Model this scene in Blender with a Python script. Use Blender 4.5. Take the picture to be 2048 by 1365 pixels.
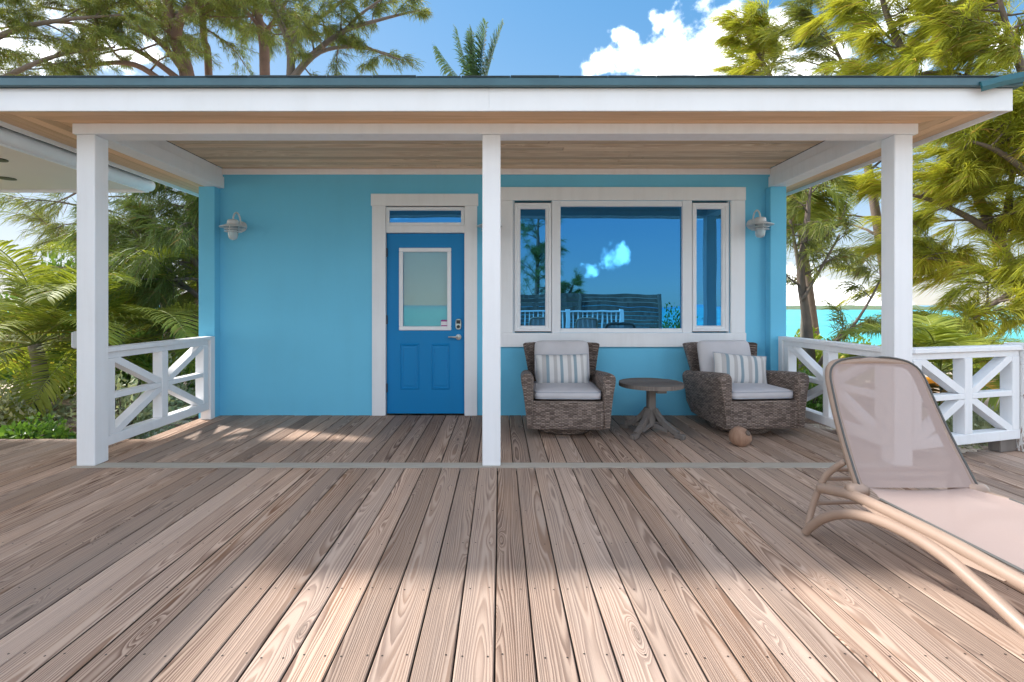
import bpy, math, random
import numpy as np
from mathutils import Vector, Matrix, Quaternion

R = math.radians
scene = bpy.context.scene
C = scene.collection
for o in list(bpy.data.objects):
    bpy.data.objects.remove(o)

# ------------------------------------------------------------------ camera
H = 1.225                       # eye height above the deck
F = 1000.0                      # focal length in photo pixels (photo is 2048 wide)
U0, V0 = 1000.0, 611.0          # vanishing point of the deck boards
cam_d = bpy.data.cameras.new('camera')
cam = bpy.data.objects.new('camera', cam_d)
C.objects.link(cam)
cam.location = (0, 0, H)
cam.rotation_euler = (R(90), 0, 0)
cam_d.sensor_width = 36
cam_d.lens = 36 * F / 2048
cam_d.shift_x = (1024 - U0) / 2048
cam_d.shift_y = -(682.5 - V0) / 2048
cam_d.clip_start = 0.05
cam_d.clip_end = 12000
scene.camera = cam

def PX(u, Y): return (u - U0) / F * Y
def PZ(v, Y): return H - (v - V0) / F * Y
def at(u, v, Y): return Vector((PX(u, Y), Y, PZ(v, Y)))

# ------------------------------------------------------------------ node helpers
def nd(t, typ, props=None, **inp):
    n = t.nodes.new(typ)
    for k, v in (props or {}).items():
        setattr(n, k, v)
    for k, v in inp.items():
        key = int(k[1:]) if (k[0] == 'i' and k[1:].isdigit()) else k.replace('_', ' ')
        s = n.inputs[key]
        if isinstance(v, bpy.types.NodeSocket):
            t.links.new(v, s)
        else:
            s.default_value = v
    return n
def mth(t, op, a, b=None, c=None, clamp=False):
    kw = {'i0': a}
    if b is not None: kw['i1'] = b
    if c is not None: kw['i2'] = c
    return nd(t, 'ShaderNodeMath', {'operation': op, 'use_clamp': clamp}, **kw).outputs[0]
def vmth(t, op, a, b=None, out=0):
    kw = {'i0': a}
    if b is not None: kw['i1'] = b
    return nd(t, 'ShaderNodeVectorMath', {'operation': op}, **kw).outputs[out]
def mixc(t, f, a, b, blend='MIX'):
    n = nd(t, 'ShaderNodeMix', {'data_type': 'RGBA', 'blend_type': blend})
    for i, v in ((0, f), (6, a), (7, b)):
        if isinstance(v, bpy.types.NodeSocket): t.links.new(v, n.inputs[i])
        else: n.inputs[i].default_value = v
    return n.outputs[2]
def smooth(t, v, a, b, lo=0.0, hi=1.0):
    return nd(t, 'ShaderNodeMapRange', {'interpolation_type': 'SMOOTHSTEP'}, Value=v, From_Min=a, From_Max=b, To_Min=lo, To_Max=hi).outputs[0]
def noise(t, vec, scale, detail=2.0, rough=0.5, col=False, dist=0.0):
    n = nd(t, 'ShaderNodeTexNoise', Scale=scale, Detail=detail, Roughness=rough, Distortion=dist)
    if vec is not None: t.links.new(vec, n.inputs['Vector'])
    return n.outputs[1 if col else 0]
def comb(t, x, y, z): return nd(t, 'ShaderNodeCombineXYZ', X=x, Y=y, Z=z).outputs[0]
def c4(c): return (c[0], c[1], c[2], 1.0)

# ------------------------------------------------------------------ world, sun, exposure
SUN_TO = Vector((-1.0, 0.42, 1.0)).normalized()      # towards the sun: left of and behind the cottage
elev = math.asin(SUN_TO.z)
azim = math.atan2(SUN_TO.x, SUN_TO.y)                # from +Y towards +X
w = bpy.data.worlds.new('World'); scene.world = w; w.use_nodes = True
t = w.node_tree; t.nodes.clear()
sky = nd(t, 'ShaderNodeTexSky', {'sky_type': 'NISHITA', 'sun_disc': False, 'sun_elevation': elev,
         'sun_rotation': azim, 'air_density': 1.0, 'dust_density': 0.2, 'ozone_density': 1.3})
# roll the very bright horizon glow off, as the photograph's exposure blending does, and keep the air clean blue
skyr = vmth(t, 'DIVIDE', sky.outputs[0], vmth(t, 'MULTIPLY_ADD', sky.outputs[0], (0.42, 0.42, 0.42)))
skyr.node.inputs[1].links[0].from_node.inputs[2].default_value = (1, 1, 1)
skyc = nd(t, 'ShaderNodeHueSaturation', Hue=0.5, Saturation=1.72, Value=1.75, Color=vmth(t, 'MULTIPLY', skyr, (0.58, 0.585, 0.62))).outputs[0]
D = vmth(t, 'NORMALIZE', nd(t, 'ShaderNodeTexCoord').outputs['Generated'])
wob = vmth(t, 'SCALE', vmth(t, 'SUBTRACT', noise(t, D, 9.0, 4.0, 0.6, True), (0.5, 0.5, 0.5)))
wob.node.inputs['Scale'].default_value = 0.13
Dw = vmth(t, 'ADD', D, wob)
def ray(u, v, back=False):
    d = Vector(((u - U0) / F, 1.0, (V0 - v) / F)).normalized()
    return Vector((d.x, -d.y, d.z)) if back else d
lumps = [(ray(u, v), r * 0.70e-3) for u, v, r in (
    (1205, 142, 48), (1268, 112, 66), (1255, 72, 44), (1330, 118, 80), (1362, 42, 46), (1350, 85, 60), (1415, 118, 88),
    (1500, 78, 80), (1548, 52, 62), (1482, 140, 84), (1570, 110, 72), (1625, 138, 62), (1600, 42, 34), (1375, 165, 80),
    (2030, 75, 50), (1320, 190, 110), (1560, 190, 110))]
lumps += [(ray(u, v, True), r * 1e-3) for u, v, r in ((1230, 524, 26), (1204, 540, 22), (1172, 551, 15))]
val = None
for c, r in lumps:
    d = vmth(t, 'DISTANCE', Dw, tuple(c), out=1)
    v = mth(t, 'MULTIPLY_ADD', d, -1.0 / r, 1.0)
    val = v if val is None else mth(t, 'SMOOTH_MAX', val, v, 0.15)
fine = noise(t, D, 26.0, 5.0, 0.62)
# scattered cumulus, added to brighten the shaded porch, over the rest of the dome, of the same kind as the one in view
sc_ = smooth(t, noise(t, vmth(t, 'ADD', vmth(t, 'MULTIPLY', D, (1.0, 1.0, 1.9)), (9.02509, 16.71965, 11.83103)), 2.3, 4.0, 0.55), 0.40, 0.62, -0.9, 0.9)
val = mth(t, 'MAXIMUM', val, sc_)
dens = smooth(t, mth(t, 'MULTIPLY_ADD', mth(t, 'SUBTRACT', fine, 0.5), 1.9, val), 0.02, 0.9)
CLOUD = 8.0  # radiance set high so the added clouds fill the shaded porch
cl = mixc(t, smooth(t, mth(t, 'ADD', val, fine), 0.5, 1.2), (CLOUD * .80, CLOUD * .87, CLOUD * .96, 1), (CLOUD, CLOUD, CLOUD * 1.0, 1))
bg = nd(t, 'ShaderNodeBackground', Color=mixc(t, dens, skyc, cl), Strength=0.15)
t.links.new(bg.outputs[0], nd(t, 'ShaderNodeOutputWorld').inputs[0])

sl = bpy.data.lights.new('sun', 'SUN'); sl.energy = 2.0; sl.angle = R(3.2); sl.color = (1.0, 0.97, 0.93)
so = bpy.data.objects.new('sun', sl); C.objects.link(so)
so.rotation_euler = (-SUN_TO).to_track_quat('-Z', 'Y').to_euler()
so.location = (-20, 10, 25)
scene.view_settings.view_transform = 'Standard'
scene.view_settings.look = 'None'
scene.view_settings.gamma = 1.0
scene.view_settings.use_curve_mapping = False
scene.view_settings.exposure = 1.85
scene.render.engine = 'CYCLES'
scene.cycles.max_bounces = 6
scene.cycles.transparent_max_bounces = 6
scene.cycles.diffuse_bounces = 4
scene.cycles.glossy_bounces = 3
scene.cycles.transmission_bounces = 4
scene.cycles.use_denoising = True

# ------------------------------------------------------------------ materials
M = {}
def newmat(name):
    m = bpy.data.materials.new(name); m.use_nodes = True
    tt = m.node_tree; tt.nodes.clear()
    out = tt.nodes.new('ShaderNodeOutputMaterial')
    M[name] = m
    return m, tt, out
def pbsdf(t, out, **kw):
    b = nd(t, 'ShaderNodeBsdfPrincipled', **kw)
    t.links.new(b.outputs[0], out.inputs[0])
    return b
def bump(t, h, strength, dist=0.01):
    return nd(t, 'ShaderNodeBump', Strength=strength, Distance=dist, Height=h).outputs[0]

def plain(name, col, rough=0.6, var=0.12, scale=6.0, bmp=0.0, bscale=60.0, metal=0.0, spec=0.5):
    m, t, out = newmat(name)
    P = nd(t, 'ShaderNodeTexCoord').outputs['Object']
    n = noise(t, P, scale, 5.0, 0.6)
    k = mth(t, 'MULTIPLY_ADD', n, 2 * var, 1 - var)
    cc = vmth(t, 'SCALE', tuple(col)); t.links.new(k, cc.node.inputs['Scale'])
    b = pbsdf(t, out, Base_Color=cc, Roughness=rough, Metallic=metal)
    b.inputs['Specular IOR Level'].default_value = spec
    if bmp:
        t.links.new(bump(t, noise(t, P, bscale, 4.0), bmp, 0.004), b.inputs['Normal'])
    return m

def painted(name, col, rough, grime, gcol, bmp=0.15, bscale=60.0, streak=5.0):
    """brushed exterior paint: faint streaks, soft mildew blotches, fine grain"""
    m, t, out = newmat(name)
    P = nd(t, 'ShaderNodeTexCoord').outputs['Object']
    rnd = nd(t, 'ShaderNodeObjectInfo').outputs['Random']
    P = vmth(t, 'ADD', P, comb(t, mth(t, 'MULTIPLY', rnd, 31.0), mth(t, 'MULTIPLY', rnd, 17.0), 0.0))
    st = noise(t, vmth(t, 'MULTIPLY', P, (streak * 3, streak * 3, streak * .22)), 1.0, 4.0, 0.6)
    bl = noise(t, P, 1.7, 6.0, 0.65)
    f = mth(t, 'MULTIPLY', smooth(t, mth(t, 'ADD', mth(t, 'MULTIPLY', st, 0.5), mth(t, 'MULTIPLY', bl, 0.5)), 0.42, 0.72), grime)
    sp_ = smooth(t, noise(t, P, 42.0, 3.0, 0.6), 0.70, 0.78)
    f = mth(t, 'ADD', f, mth(t, 'MULTIPLY', sp_, grime * 0.8), clamp=True)
    b = pbsdf(t, out, Base_Color=mixc(t, f, c4(col), c4(gcol)), Roughness=mth(t, 'MULTIPLY_ADD', bl, 0.25, rough - 0.1))
    b.inputs['Specular IOR Level'].default_value = 0.35
    h_ = mth(t, 'ADD', mth(t, 'MULTIPLY', noise(t, P, bscale, 4.0), 0.6), mth(t, 'MULTIPLY', bl, 1.5))
    t.links.new(bump(t, h_, bmp, 0.004), b.inputs['Normal'])
def board_wood(name, early, late, grey, grey_amt, ring, along='Y', rough=0.75, bstr=0.5, tintvar=0.3, knots=True, orange=None):
    """plain-sawn board: growth rings cut by a wandering depth, a few knots, worn grey streaks"""
    m, t, out = newmat(name)
    P = nd(t, 'ShaderNodeTexCoord').outputs['Object']
    s = nd(t, 'ShaderNodeSeparateXYZ', Vector=P)
    a, b_ = (s.outputs[1], s.outputs[0]) if along == 'Y' else (s.outputs[0], s.outputs[1])
    rnd = nd(t, 'ShaderNodeObjectInfo').outputs['Random']
    r2 = mth(t, 'FRACT', mth(t, 'MULTIPLY', rnd, 17.37))
    r3 = mth(t, 'FRACT', mth(t, 'MULTIPLY', rnd, 91.73))
    al = mth(t, 'MULTIPLY_ADD', rnd, 53.0, a)
    x = mth(t, 'ADD', b_, mth(t, 'MULTIPLY', mth(t, 'SUBTRACT', r2, 0.5), 0.17))
    seed = mth(t, 'MULTIPLY', rnd, 37.0)
    low = noise(t, comb(t, mth(t, 'MULTIPLY', x, 3.0), mth(t, 'MULTIPLY', al, 0.5), seed), 1.0, 1.5, 0.5)
    mid = noise(t, comb(t, mth(t, 'MULTIPLY', x, 22.0), mth(t, 'MULTIPLY', al, 2.2), seed), 1.0, 2.0, 0.5)
    dep = mth(t, 'MULTIPLY_ADD', low, 0.13, -0.005)
    dep = mth(t, 'MULTIPLY_ADD', mid, 0.010, dep)
    kn = None
    if knots:
        vo = nd(t, 'ShaderNodeTexVoronoi', {'voronoi_dimensions': '3D', 'feature': 'F1'}, Scale=1.0, Randomness=1.0,
                Vector=comb(t, mth(t, 'MULTIPLY', x, 7.0), mth(t, 'MULTIPLY', al, 1.5), seed))
        kn = smooth(t, vo.outputs['Distance'], 0.26, 0.0)
        dep = mth(t, 'MULTIPLY_ADD', kn, 0.045, dep)
    rr = mth(t, 'SQRT', mth(t, 'ADD', mth(t, 'MULTIPLY', x, x), mth(t, 'MULTIPLY', dep, dep)))
    rr = mth(t, 'MULTIPLY_ADD', noise(t, comb(t, mth(t, 'MULTIPLY', rr, 70.0), mth(t, 'MULTIPLY', al, 0.5), seed), 1.0, 2.0, 0.5), ring * 2.6, rr)
    ph = mth(t, 'FRACT', mth(t, 'MULTIPLY', rr, 1.0 / ring))
    lw = mth(t, 'MULTIPLY', smooth(t, ph, 0.05, 0.75), smooth(t, ph, 1.0, 0.80))
    fib = noise(t, comb(t, mth(t, 'MULTIPLY', b_, 420.0), mth(t, 'MULTIPLY', al, 7.0), seed), 1.0, 3.0, 0.6)
    patch = noise(t, comb(t, mth(t, 'MULTIPLY', b_, 9.0), mth(t, 'MULTIPLY', al, 1.3), seed), 1.0, 3.0, 0.6)
    lateC = c4(late)
    if orange:
        lateC = mixc(t, smooth(t, noise(t, comb(t, mth(t, 'MULTIPLY', b_, 6.0), mth(t, 'MULTIPLY', al, 1.1), mth(t, 'ADD', seed, 9.0)), 1.0, 2.0), 0.46, 0.66), lateC, c4(orange))
    wood = mixc(t, mth(t, 'MULTIPLY', lw, mth(t, 'MULTIPLY_ADD', smooth(t, patch, 0.25, 0.75), 0.62, 0.42), clamp=True), c4(early), lateC)
    g = mth(t, 'MULTIPLY', smooth(t, mth(t, 'ADD', mth(t, 'MULTIPLY', patch, 0.75), mth(t, 'MULTIPLY', r3, 0.42)), 0.38, 0.85), grey_amt)
    wood = mixc(t, g, wood, c4(grey))
    stn = noise(t, comb(t, mth(t, 'MULTIPLY', b_, 30.0), mth(t, 'MULTIPLY', al, 0.9), mth(t, 'ADD', seed, 4.0)), 1.0, 4.0, 0.65)
    spk = smooth(t, noise(t, comb(t, mth(t, 'MULTIPLY', b_, 90.0), mth(t, 'MULTIPLY', al, 55.0), seed), 1.0, 2.0, 0.5), 0.74, 0.80)
    wood = mixc(t, mth(t, 'MULTIPLY', spk, 0.5), wood, c4((0.55, 0.50, 0.45)))
    wood = mixc(t, smooth(t, stn, 0.60, 0.80, 0.0, 0.55), wood, c4(tuple(x * 0.55 for x in late)))
    k = mth(t, 'ADD', mth(t, 'MULTIPLY_ADD', r2, tintvar, 1 - tintvar * 0.55), mth(t, 'MULTIPLY', mth(t, 'SUBTRACT', fib, 0.5), 0.30))
    if kn is not None:
        k = mth(t, 'MULTIPLY', k, smooth(t, kn, 0.55, 0.95, 1.0, 0.62))
    cc = vmth(t, 'SCALE', wood); t.links.new(k, cc.node.inputs['Scale'])
    bs = pbsdf(t, out, Base_Color=cc, Roughness=rough)
    bs.inputs['Specular IOR Level'].default_value = 0.25
    hgt = mth(t, 'ADD', mth(t, 'MULTIPLY', lw, 0.7), mth(t, 'MULTIPLY', fib, 0.4))
    t.links.new(bump(t, hgt, bstr, 0.0025), bs.inputs['Normal'])
    return m

board_wood('deck_wood', (0.47, 0.33, 0.245), (0.108, 0.045, 0.024), (0.40, 0.315, 0.26), 0.48, 0.0066, orange=(0.19, 0.078, 0.026), tintvar=0.50)
board_wood('trim_wood', (0.42, 0.37, 0.31), (0.29, 0.24, 0.19), (0.39, 0.36, 0.31), 0.8, 0.006, along='X', tintvar=0.1, knots=False)
board_wood('ceiling_pine', (0.80, 0.64, 0.46), (0.56, 0.38, 0.22), (0.70, 0.60, 0.46), 0.35, 0.010, along='X', tintvar=0.42, bstr=0.15, rough=0.6)
board_wood('soffit_pine', (0.80, 0.57, 0.37), (0.56, 0.34, 0.18), (0.66, 0.50, 0.34), 0.3, 0.010, along='X', tintvar=0.4, bstr=0.15, rough=0.6)
board_wood('soffit_pine_side', (0.80, 0.57, 0.37), (0.56, 0.34, 0.18), (0.66, 0.50, 0.34), 0.3, 0.010, along='Y', tintvar=0.4, bstr=0.15, rough=0.6)
board_wood('table_wood', (0.20, 0.168, 0.145), (0.095, 0.072, 0.058), (0.22, 0.20, 0.185), 0.7, 0.008, along='X', tintvar=0.25)
board_wood('fence_wood', (0.19, 0.15, 0.12), (0.09, 0.06, 0.045), (0.17, 0.155, 0.14), 0.6, 0.009, along='X', tintvar=0.35)

painted('white_paint', (0.86, 0.865, 0.88), 0.5, 0.22, (0.60, 0.58, 0.56), 0.2, 50.0)
painted('fascia_paint', (0.84, 0.84, 0.84), 0.5, 0.22, (0.64, 0.61, 0.56), 0.15, 40.0, 1.5)
plain('vinyl_white', (0.82, 0.83, 0.85), 0.35, 0.02, 3.0)
painted('wall_blue', (0.165, 0.565, 0.80), 0.75, 0.22, (0.14, 0.44, 0.62), 0.45, 130.0, 1.2)
painted('door_blue', (0.002, 0.22, 0.52), 0.42, 0.15, (0.01, 0.17, 0.36), 0.1, 30.0, 2.0)
plain('roof_teal', (0.055, 0.13, 0.16), 0.45, 0.25, 4.0, 0.1, 20.0)
plain('flashing_teal', (0.012, 0.10, 0.12), 0.4, 0.35, 14.0, 0.2, 25.0)
plain('shingle', (0.05, 0.075, 0.085), 0.9, 0.3, 30.0, 0.5, 200.0)
plain('neighbour_soffit', (0.72, 0.66, 0.58), 0.6, 0.05, 1.5)
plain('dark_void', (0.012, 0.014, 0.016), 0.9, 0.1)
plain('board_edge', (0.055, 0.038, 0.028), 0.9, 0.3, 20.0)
plain('joist', (0.06, 0.045, 0.035), 0.9, 0.3)
plain('nail', (0.035, 0.026, 0.022), 0.7, 0.3, metal=0.3)
plain('nickel', (0.55, 0.54, 0.51), 0.28, 0.08, metal=1.0)
plain('bronze', (0.06, 0.055, 0.05), 0.45, 0.2, metal=0.6)
plain('keypad', (0.02, 0.02, 0.022), 0.4, 0.1)
plain('sticker_white', (0.75, 0.72, 0.75), 0.5, 0.05)
plain('sticker_magenta', (0.36, 0.04, 0.22), 0.5, 0.05)
plain('blind_slat', (0.66, 0.74, 0.74), 0.5, 0.05)
plain('lamp_white', (0.66, 0.655, 0.65), 0.4, 0.12, 30.0)
plain('junction_box', (0.46, 0.47, 0.46), 0.5, 0.1)
plain('resin_tan', (0.325, 0.228, 0.172), 0.42, 0.05, 12.0, 0.08, 400.0)
plain('resin_dark', (0.20, 0.155, 0.125), 0.6, 0.1, 12.0)
plain('welt_dark', (0.085, 0.085, 0.08), 0.7, 0.1)
plain('piping', (0.40, 0.41, 0.45), 0.9, 0.05)
plain('bark', (0.155, 0.115, 0.09), 0.9, 0.35, 9.0, 0.8, 40.0)
plain('bark_red', (0.20, 0.115, 0.085), 0.9, 0.35, 6.0, 0.8, 30.0)
plain('palm_bark', (0.22, 0.19, 0.15), 0.9, 0.3, 12.0, 0.6, 50.0)
plain('rachis', (0.25, 0.27, 0.06), 0.6, 0.2)
plain('stem', (0.13, 0.10, 0.07), 0.9, 0.3)
plain('kayak_orange', (0.80, 0.33, 0.02), 0.35, 0.05)
plain('towel', (0.42, 0.36, 0.36), 0.9, 0.1)
plain('headland_green', (0.10, 0.14, 0.07), 0.9, 0.4, 0.05)

def fabric(name, col, sc=900.0):
    m, t, out = newmat(name)
    P = nd(t, 'ShaderNodeTexCoord').outputs['Object']
    wv = noise(t, P, sc, 2.0)
    big = noise(t, P, 5.0, 3.0)
    k = mth(t, 'ADD', mth(t, 'MULTIPLY', wv, 0.22), mth(t, 'MULTIPLY_ADD', big, 0.22, 0.78))
    cc = vmth(t, 'SCALE', tuple(col)); t.links.new(k, cc.node.inputs['Scale'])
    b = pbsdf(t, out, Base_Color=cc, Roughness=0.95)
    b.inputs['Specular IOR Level'].default_value = 0.15
    t.links.new(bump(t, mth(t, 'ADD', mth(t, 'MULTIPLY', wv, 0.15), noise(t, P, 14.0, 3.0)), 0.35, 0.012), b.inputs['Normal'])
fabric('cushion_grey', (0.58, 0.555, 0.565))

# striped pillow fabric: woven stripes along the pillow's local X
m, t, out = newmat('striped_fabric')
P = nd(t, 'ShaderNodeTexCoord').outputs['Object']
sx = nd(t, 'ShaderNodeSeparateXYZ', Vector=P).outputs[0]
fx = mth(t, 'MULTIPLY_ADD', sx, 1 / 0.46, 0.5)
ramp = nd(t, 'ShaderNodeValToRGB', Fac=fx)
cr = ramp.color_ramp; cr.interpolation = 'CONSTANT'
cream, blue, tan = (0.76, 0.73, 0.70, 1), (0.30, 0.385, 0.43, 1), (0.54, 0.51, 0.49, 1)
stops = [(0, cream), (.06, tan), (.15, blue), (.215, cream), (.31, tan), (.385, cream), (.45, blue), (.515, cream), (.61, tan), (.69, cream), (.745, blue), (.81, cream), (.90, tan), (.96, cream)]
while len(cr.elements) < len(stops): cr.elements.new(1.0)
for e, (p, c) in zip(cr.elements, stops): e.position = p; e.color = c
cc = mixc(t, 1.0, ramp.outputs[0], mixc(t, noise(t, P, 700.0, 2.0), (0.75, 0.75, 0.75, 1), (1.12, 1.12, 1.12, 1)), 'MULTIPLY')
b = pbsdf(t, out, Base_Color=cc, Roughness=0.95)
t.links.new(bump(t, noise(t, P, 12.0, 3.0), 0.3, 0.012), b.inputs['Normal'])

# wicker: strands woven over and under ribs, mapped by the face the strand lies on
m, t, out = newmat('wicker')
tc = nd(t, 'ShaderNodeTexCoord')
s = nd(t, 'ShaderNodeSeparateXYZ', Vector=tc.outputs['Object'])
sn = nd(t, 'ShaderNodeSeparateXYZ', Vector=vmth(t, 'ABSOLUTE', tc.outputs['Normal']))
side = mth(t, 'GREATER_THAN', sn.outputs[0], sn.outputs[1])
up = mth(t, 'GREATER_THAN', sn.outputs[2], 0.72)
def pick(f, a, b): return mth(t, 'ADD', mth(t, 'MULTIPLY', f, b), mth(t, 'MULTIPLY', mth(t, 'SUBTRACT', 1.0, f), a))
uu = pick(side, s.outputs[0], s.outputs[1])
vv = pick(up, s.outputs[2], s.outputs[1])
uu = mth(t, 'DIVIDE', uu, 0.021); vv = mth(t, 'DIVIDE', vv, 0.0125)
row = mth(t, 'FLOOR', vv)
par = mth(t, 'MULTIPLY', mth(t, 'MODULO', row, 2.0), 1.0)
over = mth(t, 'MULTIPLY_ADD', mth(t, 'COSINE', mth(t, 'MULTIPLY', mth(t, 'ADD', uu, par), math.pi)), 0.5, 0.5)
rnd_ = mth(t, 'SINE', mth(t, 'MULTIPLY', mth(t, 'SUBTRACT', mth(t, 'FRACT', vv), 0.5), math.pi))
prof = mth(t, 'COSINE', mth(t, 'MULTIPLY', mth(t, 'SUBTRACT', mth(t, 'FRACT', vv), 0.5), math.pi))
hgt = mth(t, 'MULTIPLY', prof, mth(t, 'MULTIPLY_ADD', over, 0.6, 0.4))
strand = nd(t, 'ShaderNodeTexWhiteNoise', {'noise_dimensions': '2D'}, Vector=comb(t, row, mth(t, 'FLOOR', mth(t, 'MULTIPLY', uu, 0.5)), 0.0)).outputs[0]
wc = mixc(t, strand, (0.145, 0.098, 0.074, 1), (0.42, 0.32, 0.265, 1))
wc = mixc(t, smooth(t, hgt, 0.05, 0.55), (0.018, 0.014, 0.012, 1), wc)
b = pbsdf(t, out, Base_Color=wc, Roughness=0.55)
t.links.new(bump(t, hgt, 0.9, 0.006), b.inputs['Normal'])

# peeling paint on the old newel post
m, t, out = newmat('peeling_paint')
P = nd(t, 'ShaderNodeTexCoord').outputs['Object']
sp = nd(t, 'ShaderNodeSeparateXYZ', Vector=P)
pn = noise(t, comb(t, mth(t, 'MULTIPLY', sp.outputs[0], 40.0), mth(t, 'MULTIPLY', sp.outputs[1], 40.0), mth(t, 'MULTIPLY', sp.outputs[2], 9.0)), 1.0, 5.0, 0.7)
f = smooth(t, mth(t, 'ADD', pn, mth(t, 'MULTIPLY', smooth(t, sp.outputs[2], 0.35, 0.0), 0.10)), 0.60, 0.64)
b = pbsdf(t, out, Base_Color=mixc(t, f, (0.78, 0.78, 0.77, 1), (0.30, 0.21, 0.17, 1)), Roughness=0.6)
t.links.new(bump(t, f, -0.6, 0.004), b.inputs['Normal'])

# reflective blue-tinted window glass in front of a dark room
m, t, out = newmat('tinted_glass')
P = nd(t, 'ShaderNodeTexCoord').outputs['Object']
wav = bump(t, noise(t, P, 1.8, 1.5), 0.035, 0.05)
gl = nd(t, 'ShaderNodeBsdfGlossy', Color=(0.08, 0.34, 0.64, 1), Roughness=0.004, Normal=wav)
df = nd(t, 'ShaderNodeBsdfDiffuse', Color=(0.004, 0.016, 0.03, 1))
mx = nd(t, 'ShaderNodeMixShader', i0=0.78, i1=df.outputs[0], i2=gl.outputs[0])
t.links.new(mx.outputs[0], out.inputs[0])

m, t, out = newmat('door_glass')
gl = nd(t, 'ShaderNodeBsdfGlossy', Color=(0.95, 0.98, 1.0, 1), Roughness=0.01)
tr = nd(t, 'ShaderNodeBsdfTransparent', Color=(0.80, 0.92, 0.93, 1))
mx = nd(t, 'ShaderNodeMixShader', i0=0.09, i1=tr.outputs[0], i2=gl.outputs[0])
t.links.new(mx.outputs[0], out.inputs[0])

m, t, out = newmat('lamp_glass')
pbsdf(t, out, Base_Color=(0.80, 0.86, 0.86, 1), Roughness=0.12, Transmission_Weight=0.55, IOR=1.45)

# mesh sling: open weave of resin-coated yarn
m, t, out = newmat('sling')
P = nd(t, 'ShaderNodeTexCoord').outputs['Object']
b = nd(t, 'ShaderNodeBsdfPrincipled', Base_Color=mixc(t, noise(t, P, 300.0, 2.0), (0.44, 0.335, 0.30, 1), (0.52, 0.40, 0.36, 1)), Roughness=0.7)
trl = nd(t, 'ShaderNodeBsdfTranslucent', Color=(0.60, 0.47, 0.43, 1))
m1 = nd(t, 'ShaderNodeMixShader', i0=0.25, i1=b.outputs[0], i2=trl.outputs[0])
tr = nd(t, 'ShaderNodeBsdfTransparent', Color=(1, 0.97, 0.96, 1))
mx = nd(t, 'ShaderNodeMixShader', i0=0.20, i1=m1.outputs[0], i2=tr.outputs[0])
t.links.new(mx.outputs[0], out.inputs[0])

def leafmat(name, a, b_, dead=None, trans=0.4, rough=0.5):
    m, t, out = newmat(name)
    g = nd(t, 'ShaderNodeNewGeometry')
    rnd = g.outputs['Random Per Island']
    big = noise(t, nd(t, 'ShaderNodeTexCoord').outputs['Object'], 0.9, 2.0)
    f = mth(t, 'ADD', mth(t, 'MULTIPLY', rnd, 0.6), mth(t, 'MULTIPLY', smooth(t, big, 0.3, 0.7), 0.4))
    cc = mixc(t, f, c4(a), c4(b_))
    if dead: cc = mixc(t, mth(t, 'GREATER_THAN', rnd, 0.93), cc, c4(dead))
    bs = nd(t, 'ShaderNodeBsdfPrincipled', Base_Color=cc, Roughness=rough)
    bs.inputs['Specular IOR Level'].default_value = 0.35
    tl = nd(t, 'ShaderNodeBsdfTranslucent', Color=mixc(t, 1.0, cc, (1.25, 1.2, 0.6, 1), 'MULTIPLY'))
    mx = nd(t, 'ShaderNodeMixShader', i0=trans, i1=bs.outputs[0], i2=tl.outputs[0])
    t.links.new(mx.outputs[0], out.inputs[0])
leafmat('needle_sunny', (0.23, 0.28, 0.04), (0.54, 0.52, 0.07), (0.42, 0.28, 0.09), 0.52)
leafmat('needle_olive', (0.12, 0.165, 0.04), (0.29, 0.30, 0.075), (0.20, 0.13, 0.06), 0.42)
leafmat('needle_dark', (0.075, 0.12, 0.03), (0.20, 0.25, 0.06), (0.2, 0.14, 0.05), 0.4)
leafmat('palm_leaf', (0.14, 0.20, 0.03), (0.40, 0.42, 0.07), (0.36, 0.27, 0.07), 0.4, 0.55)
leafmat('palm_leaf_blue', (0.06, 0.12, 0.05), (0.13, 0.20, 0.07), None, 0.35, 0.35)
leafmat('palm_dead', (0.30, 0.18, 0.07), (0.42, 0.27, 0.12), None, 0.3, 0.7)
leafmat('leaf_green', (0.07, 0.16, 0.03), (0.19, 0.32, 0.06), None, 0.35, 0.35)
leafmat('leaf_lime', (0.14, 0.24, 0.03), (0.36, 0.42, 0.06), (0.45, 0.36, 0.08), 0.4, 0.4)
leafmat('leaf_silver', (0.23, 0.26, 0.14), (0.45, 0.46, 0.31), None, 0.25, 0.6)

# ground: pale sand with reddish mulch and leaf litter near the planting
m, t, out = newmat('sand_ground')
P = nd(t, 'ShaderNodeTexCoord').outputs['Object']
sp = nd(t, 'ShaderNodeSeparateXYZ', Vector=P)
sand = mixc(t, noise(t, P, 0.7, 6.0, 0.6), (0.55, 0.43, 0.32, 1), (0.72, 0.60, 0.48, 1))
lit = noise(t, P, 38.0, 4.0, 0.7)
mulch = mixc(t, smooth(t, lit, 0.35, 0.7), (0.05, 0.026, 0.016, 1), (0.24, 0.12, 0.075, 1))
near = smooth(t, vmth(t, 'LENGTH', P, out=1), 13.0, 9.0)
f = mth(t, 'MULTIPLY', near, smooth(t, mth(t, 'ADD', noise(t, P, 0.9, 4.0, 0.6), mth(t, 'MULTIPLY', lit, 0.25)), 0.50, 0.62))
gd = mixc(t, f, sand, mulch)
b = pbsdf(t, out, Base_Color=gd, Roughness=0.95)
t.links.new(bump(t, mth(t, 'ADD', lit, noise(t, P, 4.0, 4.0)), 0.7, 0.03), b.inputs['Normal'])

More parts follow.
